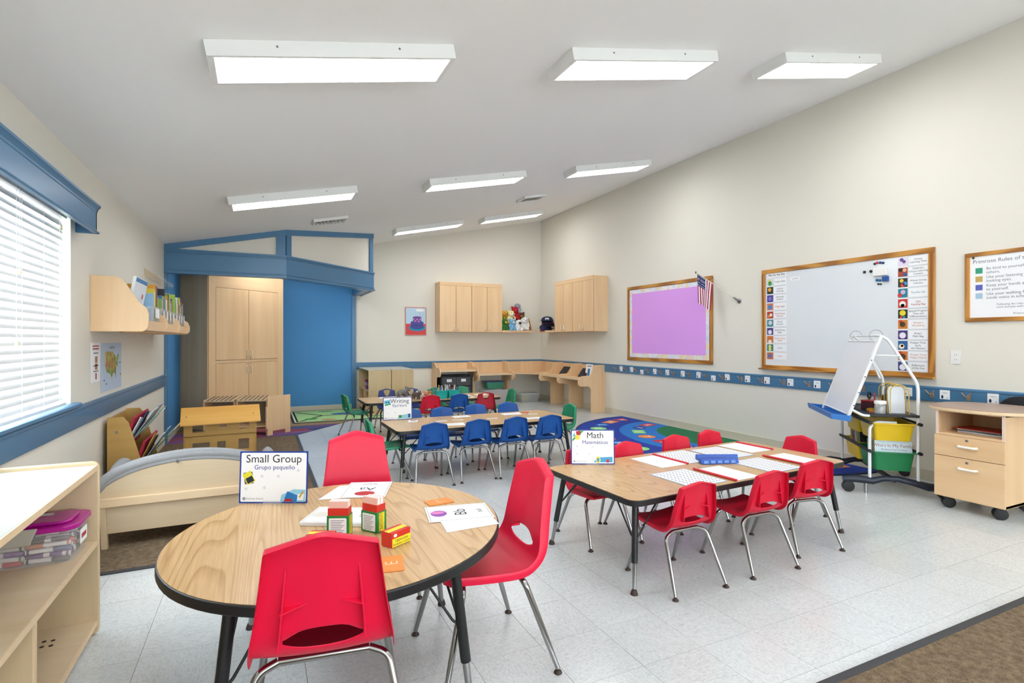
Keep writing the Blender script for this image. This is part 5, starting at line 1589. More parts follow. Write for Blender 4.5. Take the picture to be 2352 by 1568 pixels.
for k, (c, w, l, z, lb) in enumerate((('#d8dade', .30, .22, 0, 'bottom grey folder in the cart cubby'), ('#b9bcc4', .29, .21, .006, 'silver magazine in the cart cubby'), ('#3a3f4a', .28, .22, .012, 'dark folder in the cart cubby'), ('#e2e4e8', .27, .20, .018, 'white paper packet in the cart cubby'), ('#a83a22', .30, .22, .025, 'rust red folder on top in the cart cubby'))):
    o = MB().box(-w / 2, w / 2, -l / 2, l / 2, 0, .0055).build('folder', mat('fold' + c, c, .5), None, T(4.775 + .24, 2.12 + .008 * k, .5855 + z, R(90 + (k * 7) % 9 - 4)))
    tag(o, lb, 'folder', 'papers in the cart cubby')

# ------------------------------------------------------------------ easel book cart
E0 = Matrix.Translation((4.68, 2.80, 0)) @ Matrix(((.667, .717, 0, 0), (.745, -.697, 0, 0), (0, 0, 1, 0), (0, 0, 0, 1)))
# local: u (long side, away), v (short side, towards the wall); mirrored frames are avoided by building in world space
def ez(u, v, z):
    p = E0 @ Vector((u, v, z)); return (p.x, p.y, p.z)
ea = thing('easel_cart', 'white tube easel cart with dry-erase board, shelf and book tubs', 'easel', T(4.68, 2.80, 0))
inv = ea.matrix_world.inverted()
def et(pts, r, name, m=WHITEM, rad=.06, n=12):
    P = [inv @ Vector(ez(*p)) for p in pts]
    if len(P) > 2: P = fillet(P, rad, 5)
    return MB().tube(P, r, n).build(name, m, ea, smooth=60)
Lu, Lv = .76, .345
et([(0, 0, .10), (0, 0, .56), (.02, .05, .60), (.02, .2, .60)], .0125, 'post', rad=.04)
et([(0, Lv, .10), (0, Lv, .93), (.02, .14, 1.30), (.03, .085, 1.335), (.12, .08, 1.335)], .0125, 'post')
et([(Lu, 0, .10), (Lu, 0, .60)], .0125, 'post')
et([(Lu, Lv, .10), (Lu, Lv, .93), (Lu - .02, .14, 1.30), (Lu - .03, .085, 1.335), (Lu - .12, .08, 1.335)], .0125, 'post')
et([(.0, .085, 1.335), (Lu, .085, 1.335)], .008, 'top_rod')
et([(.0, .085, 1.33), (.0, -.165, .62)], .013, 'board_tube')
et([(Lu, .085, 1.33), (Lu, -.165, .62)], .013, 'board_tube')
et([(.0, -.13, .70), (.0, -.05, .655), (0, 0, .655)], .011, 'brace', rad=.03)
et([(.0, .035, 1.17), (0, .215, 1.165)], .006, 'brace')
et([(.05, .03, 1.12), (.08, .10, .97)], .007, 'brace')
for u in (.12, Lu - .12):
    c = MB()
    P = [inv @ Vector(ez(u, .085 + .05 * math.cos(R(a)), 1.335 + .05 * math.sin(R(a)))) for a in range(0, 330, 15)]
    MB().tube(P, .0025, 6).build('pad_ring', STEEL, ea, smooth=60)
def equad(name, m, c, th=0, parent=None):
    """slab from four corner points (u,v,z), thickness along -normal"""
    P = [inv @ Vector(ez(*p)) for p in c]
    n = (P[1] - P[0]).cross(P[3] - P[0]).normalized() * th
    vs = [tuple(p) for p in P] + [tuple(p - n) for p in P]
    return MB().add(vs, [(0, 1, 2, 3), (7, 6, 5, 4), (0, 4, 5, 1), (1, 5, 6, 2), (2, 6, 7, 3), (3, 7, 4, 0)]).build(name, m, parent or ea)
def bp_(u, t):          # a point on the leaning board
    return (u, -.145 + .205 * t - .012, .665 + .615 * t)
equad('dry_erase_board', mat('easel_white', '#e3e6ec', .2), [bp_(.005, 0), bp_(Lu - .005, 0), bp_(Lu - .005, 1), bp_(.005, 1)], -.012)
et([bp_(.02, 1.01), bp_(Lu - .02, 1.01)], .006, 'board_rim'); et([bp_(.02, -.01), bp_(Lu - .02, -.01)], .006, 'board_rim')
for t in (.12, .3, .52, .75):
    p = bp_(-.002, t); MB().ball(tuple(inv @ Vector(ez(p[0] - .014, p[1] + .012, p[2]))), .005, 6).build('rivet', BLACK, ea)
TRAY = mat('blue_tray', '#1f6fbe', .35)
a = [(-.02, -.155, .60), (Lu + .02, -.155, .60), (Lu + .02, -.155, .612), (-.02, -.155, .612)]
equad('tray', TRAY, [(-.02, -.15, .60), (Lu + .02, -.15, .60), (Lu + .02, -.29, .625), (-.02, -.29, .625)], -.012)
equad('tray_lip', TRAY, [(-.02, -.285, .615), (Lu + .02, -.285, .615), (Lu + .02, -.30, .665), (-.02, -.30, .665)], -.01)
equad('tray_back', TRAY, [(-.02, -.15, .60), (Lu + .02, -.15, .60), (Lu + .02, -.14, .655), (-.02, -.14, .655)], .01)
for u in (-.02, Lu + .02):
    equad('tray_end', TRAY, [(u, -.15, .60), (u, -.29, .62), (u, -.30, .665), (u, -.14, .65)], .008)
equad('tray_sticker', PRINTR, [(.34, -.19, .6215), (.46, -.19, .6215), (.46, -.215, .6255), (.34, -.215, .6255)], .001)
for nm, z, hgt in (('shelf', .655, .022),):
    equad(nm, BLACK, [(-.03, .0, z), (Lu + .03, .0, z), (Lu + .03, Lv + .0, z), (-.03, Lv, z)], hgt)
for z in (.60, .36):
    for v in (-.005, Lv + .005):
        et([(-.045, v, z), (Lu + .03, v, z)], .014, 'tub_rail', BLACKR)
NB = mat('cart_base_navy', '#1a2234', .4)
for u in (0, Lu):
    P = [inv @ Vector(ez(u, v, z)) for v, z in ((-.20, .105), (-.10, .115), (.02, .105), (.10, .13), (.20, .135), (.30, .115), (.42, .085), (.56, .085))]
    MB().tube(P, [.026, .034, .03, .024, .024, .026, .034, .028], 12).build('base_rail', NB, ea, smooth=60)
    for v in (-.16, .52):
        c = inv @ Vector(ez(u, v, .048))
        wq = MB().lathe([(.03, -.022), (.046, -.018), (.048, 0), (.046, .018), (.03, .022)], 20).build('caster', BLACKR, ea, Matrix.Translation(c) @ Matrix.Rotation(R(-35), 4, 'Z') @ Matrix.Rotation(R(90), 4, 'X'), smooth=50)
et([(.0, -.03, .0), (.0, -.03, .09)], .013, 'levelling_foot', CHROME)
et([(0, .18, .12), (Lu, .18, .12)], .02, 'base_spine', NB)
# tubs
def cart_tub(u0, u1, z, h, m, label):
    o = thing('book_tub', label, 'tub', Matrix.Translation(ez((u0 + u1) / 2, Lv / 2, z - h)) @ Matrix.Rotation(math.atan2(.745, .667), 4, 'Z'), 'tubs on the easel cart')
    tub_mesh((u1 - u0) / 2, Lv / 2 - .022, h, .86, .025, lip=.014).build('body', m, o, smooth=50)
    return o
YEL = mat('yellow_tub', '#e2bd12', .38); GRN = mat('green_tub', '#157a48', .38)
cart_tub(-.02, .36, .60, .15, YEL, 'yellow tub facing the room under the easel shelf')
cart_tub(.41, .77, .60, .15, YEL, 'yellow tub at the far end under the easel shelf')
t1 = cart_tub(-.02, .36, .36, .16, GRN, 'green tub of picture books at the bottom of the easel cart')
t2 = cart_tub(.41, .77, .36, .16, YEL, 'lower yellow tub of books at the far end of the easel cart')
bc = ['#3a4a6a', '#8a8f9a', '#c8702a', '#5f9a4a', '#e2e4e0', '#d8a030', '#7fae9a', '#2f3440', '#3f8a3a', '#c8c23a', '#e0ddd2', '#b8382c', '#24505a', '#d8b83a']
bnm = ['slate blue', 'grey', 'orange', 'soft green', 'white', 'amber', 'sea green', 'charcoal', 'bright green', 'yellow', 'ivory', 'red', 'dark teal', 'gold']
for k in range(14):
    near = k < 7
    u = (.02 + .035 * k) if near else (.44 + .042 * (k - 7))
    ang_ = math.atan2(.745, .667)
    o = thing('tub_book', '%s picture book standing in the %s tub of the easel cart' % (bnm[k], 'green' if near else 'lower yellow'), 'book', Matrix.Translation(ez(u, Lv / 2, .235)) @ Matrix.Rotation(ang_, 4, 'Z') @ Matrix.Rotation(R(10), 4, 'Y'), 'picture books on the easel cart')
    hh = .19 + .025 * ((k * 5) % 3)
    box('cover', mat('tb' + bc[k], bc[k], .45), 0, .012, -.11, .11, 0, hh, o)
    box('pages', PAPER, .002, .010, -.108, .1105, .003, hh + .0005, o)
fb = thing('front_book', "pale picture book titled Who's In My Family at the front of the green tub", 'book', frame(ez(.02, .045, .296), (Vector((.717, -.697, 0))).to_tuple(), (.667 * .12, .745 * .12, 1)))
box('cover', mat('pale_cover', '#cfe0ea', .4), 0, .27, 0, .15, -.008, 0, fb)
text("Who's In My Family?", .036, mat('title_red', '#9a4a34', .5), fb, T(.138, .098, .0006))
text('All About Our Families', .02, PRINTG, fb, T(.138, .07, .0006))
for x, c in ((.075, '#c8a832'), (.155, '#5a5048')):
    MB().flat(ell(x, .035, .018, .014, 12), .0005).build('cover_picture', mat('fc' + c, c, .5), fb)
# things on the easel shelf
def on_shelf(u, v):
    return ez(u, v, .655)
rk2 = thing('wire_file_rack', 'yellow wire file sorter standing on the easel shelf', 'rack', Matrix.Translation(on_shelf(.16, .22)) @ Matrix.Rotation(math.atan2(.745, .667), 4, 'Z'))
YW = mat('yellow_wire', '#d8b040', .4)
for k in range(5):
    x = -.13 + k * .065
    P = fillet([(x - .02, -.07, .01), (x - .01, -.065, .24), (x, 0, .275), (x - .01, .065, .24), (x - .02, .07, .01)], .05, 5)
    MB().tube(P, .004, 6).build('wire_hoop', YW, rk2, smooth=60)
box('base', YW, -.16, .14, -.075, .075, 0, .008, rk2)
for k, (c, hh, lb) in enumerate((('#d4d9de', .24, 'pale grey sheet folder in the wire sorter'), ('#2f6f9a', .17, 'blue folder in the wire sorter'), ('#b0901e', .16, 'mustard folder in the wire sorter'), ('#4a2a3a', .15, 'dark plum folder in the wire sorter'))):
    o = MB().box(-.004, .004, -.06, .06, 0, hh).build('file_folder', mat('ff' + c, c, .5), None, rk2.matrix_world @ T(-.09 + k * .055, 0, .0085, 0, 0, R(6)))
    tag(o, lb, 'folder', 'folders in the wire sorter')
jr = thing('jar', 'clear jar with white lid on the easel shelf', 'jar', Matrix.Translation(on_shelf(.03, .085)))
MB().lathe([(.038, 0), (.042, .006), (.042, .085), (.036, .10)], 20).build('glass', FROST, jr, smooth=50)
MB().lathe([(.044, .10), (.045, .104), (.045, .125), (.042, .128)], 20).build('lid', WHITE, jr, smooth=50)
for k in range(14):
    MB().ball((random.uniform(-.025, .025), random.uniform(-.025, .025), .012 + .006 * k), .010, 6).build('bead', BLACK if k % 2 else PAPER, jr)
for k, (u, v, c, s, lb) in enumerate(((.16, .06, '#e0b018', .028, 'yellow toy block on the easel shelf'), (.10, .05, '#d8a820', .022, 'small golden toy block on the easel shelf'), (.08, .03, '#c83a2a', .018, 'small red toy block on the easel shelf'), (.20, .05, '#2f8a4a', .018, 'small green toy block on the easel shelf'))):
    o = MB().box(-s, s, -s * .7, s * .7, 0, s * 1.2).build('toy_block', mat('toy' + c, c, .4), None, Matrix.Translation(Vector(on_shelf(u, v)) + Vector((0, 0, .0135))) @ Matrix.Rotation(R(20 * k), 4, 'Z'), bevel=.003)
    tag(o, lb, 'toy', 'toy blocks on the easel shelf')
o = MB().box(-.11, .11, -.05, .05, 0, .013).build('tray_mat', mat('blue_mat', '#2450b0', .4), None, Matrix.Translation(on_shelf(.13, .05)) @ Matrix.Rotation(math.atan2(.745, .667), 4, 'Z'), bevel=.003)
tag(o, 'flat blue tray under the toy blocks on the easel shelf', 'tray')
pb = thing('supply_caddy', 'dark red supply caddy with scissors handles on the easel shelf', 'caddy', Matrix.Translation(on_shelf(.27, .09)))
box('box', mat('caddy_maroon', '#4a1820', .4), -.06, .06, -.05, .05, 0, .10, pb, bevel=.004)
box('rim', mat('caddy_red', '#b81f2c', .4), -.062, .062, -.052, .052, .10, .108, pb)
for x, y in ((-.03, -.01), (.0, .015)):
    P = [(x + .02 * math.cos(R(a)), y, .15 + .028 * math.sin(R(a))) for a in range(0, 361, 24)]
    MB().tube(P, .0045, 6).build('scissor_handle', BLACK, pb, smooth=60)
    box('scissor_blade', STEEL, x - .003, x + .003, y - .001, y + .001, .09, .13, pb)
box('tool', mat('tool_pink', '#c86a78', .5), .03, .042, -.02, -.008, .09, .17, pb)

# ------------------------------------------------------------------ table signs
def table_sign(M, w, h, label, l1, l2, s1, s2, deco):
    o = thing('table_sign', label, 'sign', M, 'table-top signs')
    MB().prism(rrect(0, w, 0, h, .004), -.002, 0).build('border', mat('sign_border', '#1f3f94', .4), o)
    MB().prism(rrect(w * .022, w * .978, h * .03, h * .97, w * .02), 0, .0008).build('sheet', PAPER, o)
    text(l1, s1[0], PRINTK, o, T(s1[1], s1[2], .0012), bold=0)
    text(l2, s2[0], PRINTB, o, T(s2[1], s2[2], .0012))
    deco(o, w, h)
    MB().box(w * .005, w * .995, 0, h * .995, -.006, -.003).build('stand', CLEAR, o)
    MB().box(w * .36, w * .63, -h * .0, h * .05, .004, .006).build('front_lip', CLEAR, o)
    box('foot', CLEAR, w * .3, w * .7, -.002, .001, -.10, .02, o)
    return o
def fl2(o, pol, c, z=.0012, nm='picture_shape'):
    MB().flat(pol, z).build(nm, mat('sg' + c, c, .5), o)
def rotp(pol, cx, cy, a):
    c, s = math.cos(R(a)), math.sin(R(a))
    return [(cx + (x * c - y * s), cy + (x * s + y * c)) for x, y in pol]
def books_corner(o, w, h):
    fl2(o, [(w * .6, h * .032), (w * .97, h * .032), (w * .97, h * .26), (w * .80, h * .27), (w * .62, h * .16)], '#8fcbe4', .0010)
    fl2(o, rotp([(-.028, -.018), (.028, -.018), (.028, .018), (-.028, .018)], w * .77, h * .115, -22), '#1f78c0')
    fl2(o, [(w * .65, h * .035), (w * .80, h * .035), (w * .76, h * .09), (w * .68, h * .09)], '#b0222c', .0013)
    fl2(o, [(w * .85, h * .06), (w * .94, h * .06), (w * .95, h * .18), (w * .86, h * .18)], '#f0f0ee', .0013)
    fl2(o, rotp([(-.016, -.004), (.016, -.004), (.016, .004), (-.016, .004)], w * .91, h * .17, 62), '#c8a24a', .0016)
def logo(o, w, h):
    MB().flat(ell(w * .075, h * .09, w * .022, w * .022, 16), .0012).build('emblem', PRINTK, o)
    MB().flat(ell(w * .075, h * .09, w * .014, w * .014, 16), .0014).build('emblem', PAPER, o)
    MB().flat(ell(w * .075, h * .09, w * .008, w * .008, 12), .0016).build('emblem', PRINTK, o)
    text('Primrose Schools', w * .035, PRINTG, o, T(w * .11, h * .075, .0012), align='LEFT')
def deco1(o, w, h):
    fl2(o, rotp([(-.020, -.026), (.020, -.026), (.020, .026), (-.020, .026)], w * .135, h * .485, 8), '#5a5560')
    fl2(o, rotp([(-.020, -.026), (.020, -.026), (.020, .026), (-.020, .026)], w * .14, h * .49, 28), '#e4d83a', .0015)
    fl2(o, rotp([(-.016, -.020), (.016, -.020), (.016, .006), (-.016, .006)], w * .145, h * .48, 28), '#24303a', .0018)
    books_corner(o, w, h)
    for x, y in ((.33, .52), (.57, .52), (.86, .63), (.37, .30), (.10, .28)):
        fl2(o, ell(w * x, h * y, .007, .007, 10), '#dcdce4', .0010)
    logo(o, w, h)
def deco2(o, w, h):
    fl2(o, [(w * .03, h * .72), (w * .03, h * .66), (w * .30, h * .965), (w * .22, h * .965)], '#2f9a4a')
    fl2(o, [(w * .04, h * .8), (w * .11, h * .8), (w * .08, h * .92)], '#5ab0c4', .0016)
    fl2(o, rotp([(-.014, -.014), (.014, -.014), (.014, .014), (-.014, .014)], w * .17, h * .90, 10), '#b01f2c', .0018)
    fl2(o, ell(w * .15, h * .78, .016, .016, 16), '#ead83a', .002)
    fl2(o, [(w * .52, h * .06), (w * .95, h * .06), (w * .95, h * .22), (w * .60, h * .20)], '#3f9fd0', .0012)
    fl2(o, ell(w * .62, h * .13, .016, .022, 16), '#ead83a', .0016); fl2(o, ell(w * .62, h * .13, .009, .014, 16), '#3f9fd0', .0018)
    fl2(o, ell(w * .84, h * .10, .010, .012, 12), '#c8282c', .0016)
    for x, y in ((.14, .52), (.50, .5), (.14, .3), (.42, .3)):
        fl2(o, ell(w * x, h * y, .007, .007, 10), '#dcdce4', .0010)
    logo(o, w, h)
def deco3(o, w, h):
    fl2(o, rotp([(-.030, -.026), (.030, -.026), (.030, .026), (-.030, .026)], w * .15, h * .76, 12), '#6ab8d0')
    fl2(o, rotp([(-.030, -.026), (.030, -.026), (.030, -.014), (-.030, -.014)], w * .15, h * .76, 12), '#2f9a5a', .0015)
    for x in (.11, .19):
        fl2(o, ell(w * x, h * .78, .008, .008, 12), '#2a3f8a', .0016)
    fl2(o, [(w * .46, h * .05), (w * .95, h * .05), (w * .95, h * .26), (w * .62, h * .20)], '#8fd0e0', .0012)
    fl2(o, [(w * .53, h * .08), (w * .64, h * .08), (w * .64, h * .2), (w * .53, h * .2)], '#2f8a4a', .0015)
    fl2(o, [(w * .86, h * .08), (w * .94, h * .08), (w * .94, h * .25), (w * .86, h * .25)], '#24407e', .0015)
    for x, y in ((.14, .3), (.42, .3), (.42, .55)):
        fl2(o, ell(w * x, h * y, .007, .007, 10), '#dcdce4', .0010)
    logo(o, w, h)
def facing(p, q, z, lean=0.06):
    """upright frame from floor point p (left) to q (right), facing the camera side"""
    r = Vector((q[0] - p[0], q[1] - p[1], 0)).normalized()
    n = r.cross(Vector((0, 0, 1)))
    return frame((p[0], p[1], z), r.to_tuple(), (-n.x * lean, -n.y * lean, 1))
w_ = .305
table_sign(facing((-.088, 2.70), (.19, 2.57), .563), .308, .232, 'table sign reading Small Group on the round table', 'Small Group', 'Grupo pequeño', (.050, .154, .182), (.0285, .158, .151), deco1)
table_sign(facing((1.835, 2.985), (2.10, 2.86), .4865), .285, .225, 'table sign reading Math on the math table', 'Math', 'Matemáticas', (.055, .158, .17), (.034, .158, .132), deco2)
table_sign(facing((1.12, 5.42), (1.40, 5.385), .4865), .29, .23, 'table sign reading Writing on the writing table', 'Writing', 'Escritura', (.06, .165, .17), (.04, .165, .132), deco3)

# ------------------------------------------------------------------ papers and boxes on the round table
z0 = .563
S_ = 1.0335            # the round table's things scale with its height
def quad(name, pts, z, m, label, cat='paper', group=None, th=.0012):
    cx = sum(p[0] for p in pts) / 4; cy = sum(p[1] for p in pts) / 4
    o = MB().prism([(p[0] - cx, p[1] - cy) for p in pts], 0, th).build(name, m, None, T(cx, cy, z))
    return tag(o, label, cat, group)
def letter_card(cx, cy, rz, z, letters, word, pic, label, w=.21, h=.27):
    o = thing('letter_card', label, 'card', T(cx, cy, z, rz), 'alphabet picture cards on the round table')
    MB().prism(rrect(-w / 2, w / 2, -h / 2, h / 2, .006), 0, .0012).build('sheet', PAPER, o)
    for a in ((-w / 2 + .008, w / 2 - .008, -h / 2 + .007, -h / 2 + .0085), (-w / 2 + .008, w / 2 - .008, h / 2 - .0085, h / 2 - .007)):
        box('border', mat('border_teal', '#3a5a5a', .6), a[0], a[1], a[2], a[3], .0012, .0015, o)
    for a in ((-w / 2 + .007, -w / 2 + .0085, -h / 2 + .008, h / 2 - .008), (w / 2 - .0085, w / 2 - .007, -h / 2 + .008, h / 2 - .008)):
        box('border', mat('border_teal', '#3a5a5a', .6), a[0], a[1], a[2], a[3], .0012, .0015, o)
    text(letters, .075, PRINTK, o, T(0, -.03, .0016))
    text(word, .036, PRINTG, o, T(0, -.10, .0016))
    for c, x, y, rx, ry in pic:
        MB().flat(ell(x, y, rx, ry, 20), .0016 + abs(x) * .001).build('picture', mat('lc' + c, c, .5), o)
    return o
quad('paper_sheet', [(.24, 2.60), (.36, 2.80), (.50, 2.78), (.41, 2.57)], z0, PAPER, 'blank white sheet under the apple card at the far side of the round table')
letter_card(.475, 2.675, R(180 - 20), z0 + .0013, 'Aa', 'apple', [('#b8242c', 0, .07, .048, .036)], 'white Aa apple card facing the far chair')
letter_card(.765, 2.155, R(80), z0 + .0013, 'Bb', 'ball', [('#8a3fa8', 0, .085, .04, .034), ('#d87ab8', .012, .09, .018, .03)], 'white Bb ball card facing the right chair', .20, .27)
quad('paper_sheet', [(.645, 1.95), (.865, 1.955), (.875, 2.075), (.66, 2.08)], z0, PAPER, 'blank white sheet under the ball card at the right of the round table')
bk = letter_card(.30, 2.30, R(62), z0 + .012, 'Ee', 'egg', [('#d8d4ca', 0, .08, .035, .04)], 'white Ee letter pad behind the green card boxes', .2, .26)
MB().prism(rrect(-.1, .1, -.13, .13, .006), -.012, 0).build('pad', PAPER, bk)
ORG = mat('orange_card', '#e88a3a', .5)
for cx, cy, a, lt, lb in ((.735, 2.335, R(6), 'L', 'orange tactile letter card beside the ball card'), (.39, 1.755, R(80), 'E', 'orange tactile letter card half hidden behind the near chair')):
    o = thing('tactile_card', lb, 'card', T(cx, cy, z0, a), 'orange letter cards on the round table')
    MB().prism(rrect(-.06, .06, -.038, .038, .004), 0, .003).build('card', ORG, o)
    text(lt, .06, mat('sand_letter', '#f0c8a0', .9), o, T(0, -.02, .0034))
quad('paper_sheet', [(.02, 1.80), (.10, 1.88), (.22, 1.80), (.12, 1.70)], z0, PAPER, 'white sheet peeking out left of the near chair')
GRB = mat('box_green', '#157f3c', .45); RDB = mat('box_red', '#cc2a1e', .45); YLB = mat('box_yellow', '#ead82a', .45)
def card_box(cx, cy, rz, label, front='text'):
    o = thing('card_box', label, 'box', T(cx, cy, z0, rz), 'flash card boxes on the round table')
    w, d, h = .082, .052, .078
    box('sleeve', GRB, -w / 2, w / 2, -d / 2, d / 2, 0, h, o, bevel=.001)
    box('inner_box', RDB, -w / 2 + .003, w / 2 - .003, -d / 2 + .003, d / 2 - .003, h, h + .027, o)
    n = 7
    for k in range(n):
        y = -d / 2 + .007 + k * (d - .014) / n
        box('flash_card', PAPER if k % 3 else mat('card_edge', '#e8b8a8', .6), -w / 2 + .006, w / 2 - .006, y, y + .0045, h + .01, h + .052, o)
    box('side_label', YLB, -w / 2 - .0006, -w / 2, -d * .28, d * .28, 0.004, h - .004, o)
    box('side_label', YLB, w / 2, w / 2 + .0006, -d * .28, d * .28, 0.004, h - .004, o)
    text('Lowercase', .014, PRINTK, o, frame((w / 2 + .001, -.003, h * .93), (0, 0, -1), (0, 1, 0)), align='LEFT')
    text('Sandpaper Letters', .0125, PRINTK, o, frame((w / 2 + .001, -.0125, h * .93), (0, 0, -1), (0, 1, 0)), align='LEFT')
    for sg in (-1, 1):
        p = MB().prism(rrect(-w * .40, w * .40, .006, h - .008, .004), 0, .0006).build('text_panel', PAPER, o, frame((0, -d / 2 - .0002, 0), (1, 0, 0), (0, 0, 1)) if sg < 0 else frame((0, d / 2 + .0002, 0), (-1, 0, 0), (0, 0, 1)))
        for q in range(9):
            box('text_line', PRINTG, -w * .32, w * .30 - (q % 3) * .006, h - .018 - q * .0062, h - .016 - q * .0062, .0006, .0008, p)
    return o
card_box(.272, 2.105, R(-24), 'green and red flash card box with its text side to the viewer')
card_box(.398, 2.10, R(-55), 'green and red flash card box turned to show its yellow spine')
def letter_box(cx, cy, rz, label):
    o = thing('letter_box', label, 'box', T(cx, cy, z0, rz), 'red letter boxes on the round table')
    box('carton', RDB, -.045, .045, -.027, .027, 0, .052, o, bevel=.001)
    box('top_band', YLB, -.0452, .0452, -.012, .012, .0521, .0525, o)
    p = box('front_label', YLB, -.042, .0452, -.0278, -.0271, .001, .031, o)
    text('Uppercase', .0145, PRINTK, p, frame((.002, -.0282, .018), (1, 0, 0), (0, 0, 1)))
    text('Sandpaper Letters', .0115, PRINTK, p, frame((.002, -.0282, .006), (1, 0, 0), (0, 0, 1)))
    MB().flat(ell(-.028, .041, .008, .006, 16), 0).build('emblem', PAPER, o, frame((0, -.0275, 0), (1, 0, 0), (0, 0, 1)))
    return o
letter_box(.445, 1.93, R(30), 'red and yellow letter box lying right of the green boxes')
letter_box(.195, 2.00, R(-28), 'red and yellow letter box partly hidden behind the near chair')

# ------------------------------------------------------------------ papers on the math table
zt = .4862
MT = []
def chart(pts, label):
    """hundred chart: a grid of printed squares on a white sheet with pale blue edge"""
    cx = sum(p[0] for p in pts) / 4; cy = sum(p[1] for p in pts) / 4
    o = thing('number_chart', label, 'chart', T(cx, cy, zt, R(3.5)), 'hundred charts on the math table')
    w, d = .29, .33
    box('sheet', mat('chart_blue', '#a8bfe0', .5), -w / 2, w / 2, -d / 2, d / 2, 0, .0012, o)
    box('print_field', PAPER, -w / 2 + .009, w / 2 - .009, -d / 2 + .009, d / 2 - .009, .0012, .0016, o)
    nb = MB()
    for i in range(10):
        for j in range(10):
            x, y = -w / 2 + .032 + i * (w - .064) / 9, -d / 2 + .032 + j * (d - .064) / 9
            nb.box(x - .0065, x + .0065, y - .005, y + .005, .0016, .0019)
    nb.build('numbers', mat('chart_number', '#6c748c', .6), o)['kind'] = 'stuff'
    return o
chart([(2.534, 3.0), (2.84, 3.02), (2.84, 2.70), (2.53, 2.66)], 'hundred chart on the far side of the math table, left of two')
chart([(2.88, 3.0), (3.16, 3.01), (3.13, 2.67), (2.86, 2.66)], 'hundred chart on the far side of the math table, right of two')
chart([(2.83, 2.58), (3.12, 2.62), (3.13, 2.27), (2.83, 2.28)], 'hundred chart on the near side of the math table right of the blue racks')
chart([(2.14, 2.57), (2.43, 2.575), (2.42, 2.24), (2.14, 2.23)], 'hundred chart on the near side of the math table at the left')
REDSP = mat('red_spine', '#cf2c3c', .4)
def pocket(cx, cy, flip, label):
    o = thing('report_cover', label, 'folder', T(cx, cy, zt, R(3.5)), 'white sheets with red spines on the math table')
    w, d = .22, .30
    s = 1 if flip else -1
    box('sheet', PAPER, -w / 2, w / 2, -d / 2, d / 2, 0, .002, o)
    MB().tube([(s * w / 2, -d / 2 - .01, .007), (s * w / 2, d / 2 + .01, .007)], .007, 10).build('spine', REDSP, o, smooth=60)
    for k in range(5):
        box('scribble', mat('scribble', '#c8ccd6', .6), -.05 + k * .01, .04, -.02 + k * .014, -.017 + k * .014, .002, .0022, o)
    return o
pocket(2.405, 2.81, True, 'white sheet with red spine nearest the Math sign')
pocket(3.30, 2.89, True, 'white sheet with red spine at the far right of the math table')
pocket(3.295, 2.47, False, 'white sheet with red spine at the near right of the math table')
pocket(2.575, 2.385, False, 'white sheet with red spine in the middle of the near side')
rk_ = thing('number_rack', 'blue plastic number rack lying under another on the math table', 'rack', T(2.735, 2.60, zt, R(-18)), 'blue number racks')
BR = mat('rack_blue', '#1c4fae', .35)
MB().prism([(-.028, 0), (.028, 0), (.02, .028), (-.008, .03)], -.13, .13, 'x').build('body', BR, rk_, bevel=.004)
for k in range(5):
    box('number_tile', mat('tile_lightblue', '#6f9ae0', .4), -.115 + k * .047, -.085 + k * .047, -.0275, -.020, .006, .022, rk_)
rk2_ = thing('number_rack', 'blue plastic number rack lying on top of the other', 'rack', T(2.80, 2.68, zt, R(-24)), 'blue number racks')
MB().prism([(-.022, 0), (.022, 0), (.018, .034), (-.01, .04)], -.14, .14, 'x').build('body', BR, rk2_, bevel=.004)

# ------------------------------------------------------------------ papers on the writing table
zw = .4862
for pts, lb in (([(1.588, 4.953), (1.804, 4.95), (1.77, 4.79), (1.586, 4.83)], 'white strip sheet between the two left blue chairs'),
                ([(1.83, 5.388), (2.013, 5.40), (2.025, 5.296), (1.833, 5.276)], 'white sheet at the far side of the writing table'),
                ([(2.387, 5.36), (2.62, 5.374), (2.60, 5.223), (2.379, 5.244)], 'white sheet beside the red letters on the writing table'),
                ([(2.44, 4.86), (2.47, 4.97), (2.66, 4.96), (2.645, 4.86)], 'white sheet at the near right of the writing table')):
    o = quad('worksheet', pts, zw, PAPER, lb, 'paper', 'worksheets on the writing table')
    for k in range(6):
        box('print_mark', PRINTG, -.06 + k * .02, -.05 + k * .02, -.012, .002, .0012, .0016, o)
for x, y, lb in ((1.64, 5.13, 'word strip left of centre on the writing table'), (1.81, 5.125, 'word strip in the middle of the writing table'), (2.17, 5.08, 'word strip between the two middle blue chairs'), (2.70, 5.19, 'word strip at the right of the writing table')):
    o = tag(MB().box(-.055, .055, -.022, .022, 0, .0015).build('word_strip', PAPER, None, T(x, y, zw, R(-4))), lb, 'card', 'word strips on the writing table')
    for k in range(4):
        box('print_mark', PRINTK, -.035 + k * .02, -.025 + k * .02, -.007, .008, .0015, .0019, o)
o = tag(MB().box(-.045, .045, -.035, .035, 0, .012).build('card_stack', PAPER, None, T(1.37, 5.20, zw, R(-25))), 'small stack of white picture cards by the Writing sign', 'cards')
MB().box(-.03, .025, -.02, .02, .012, .0125).build('print_mark', PRINTG, o)
for k, (x, y) in enumerate(((2.635, 5.33), (2.68, 5.30), (2.70, 5.335))):
    o = tag(MB().box(-.028, .028, -.008, .008, 0, .006).build('letter_piece', mat('red_piece', '#d8402e', .4), None, T(x, y, zw, R(30 + 40 * k)), bevel=.002), ['red plastic letter piece nearest the white sheet', 'red plastic letter piece in the middle of the three', 'red plastic letter piece at the far side of the three'][k], 'letter', 'red letter pieces on the writing table')

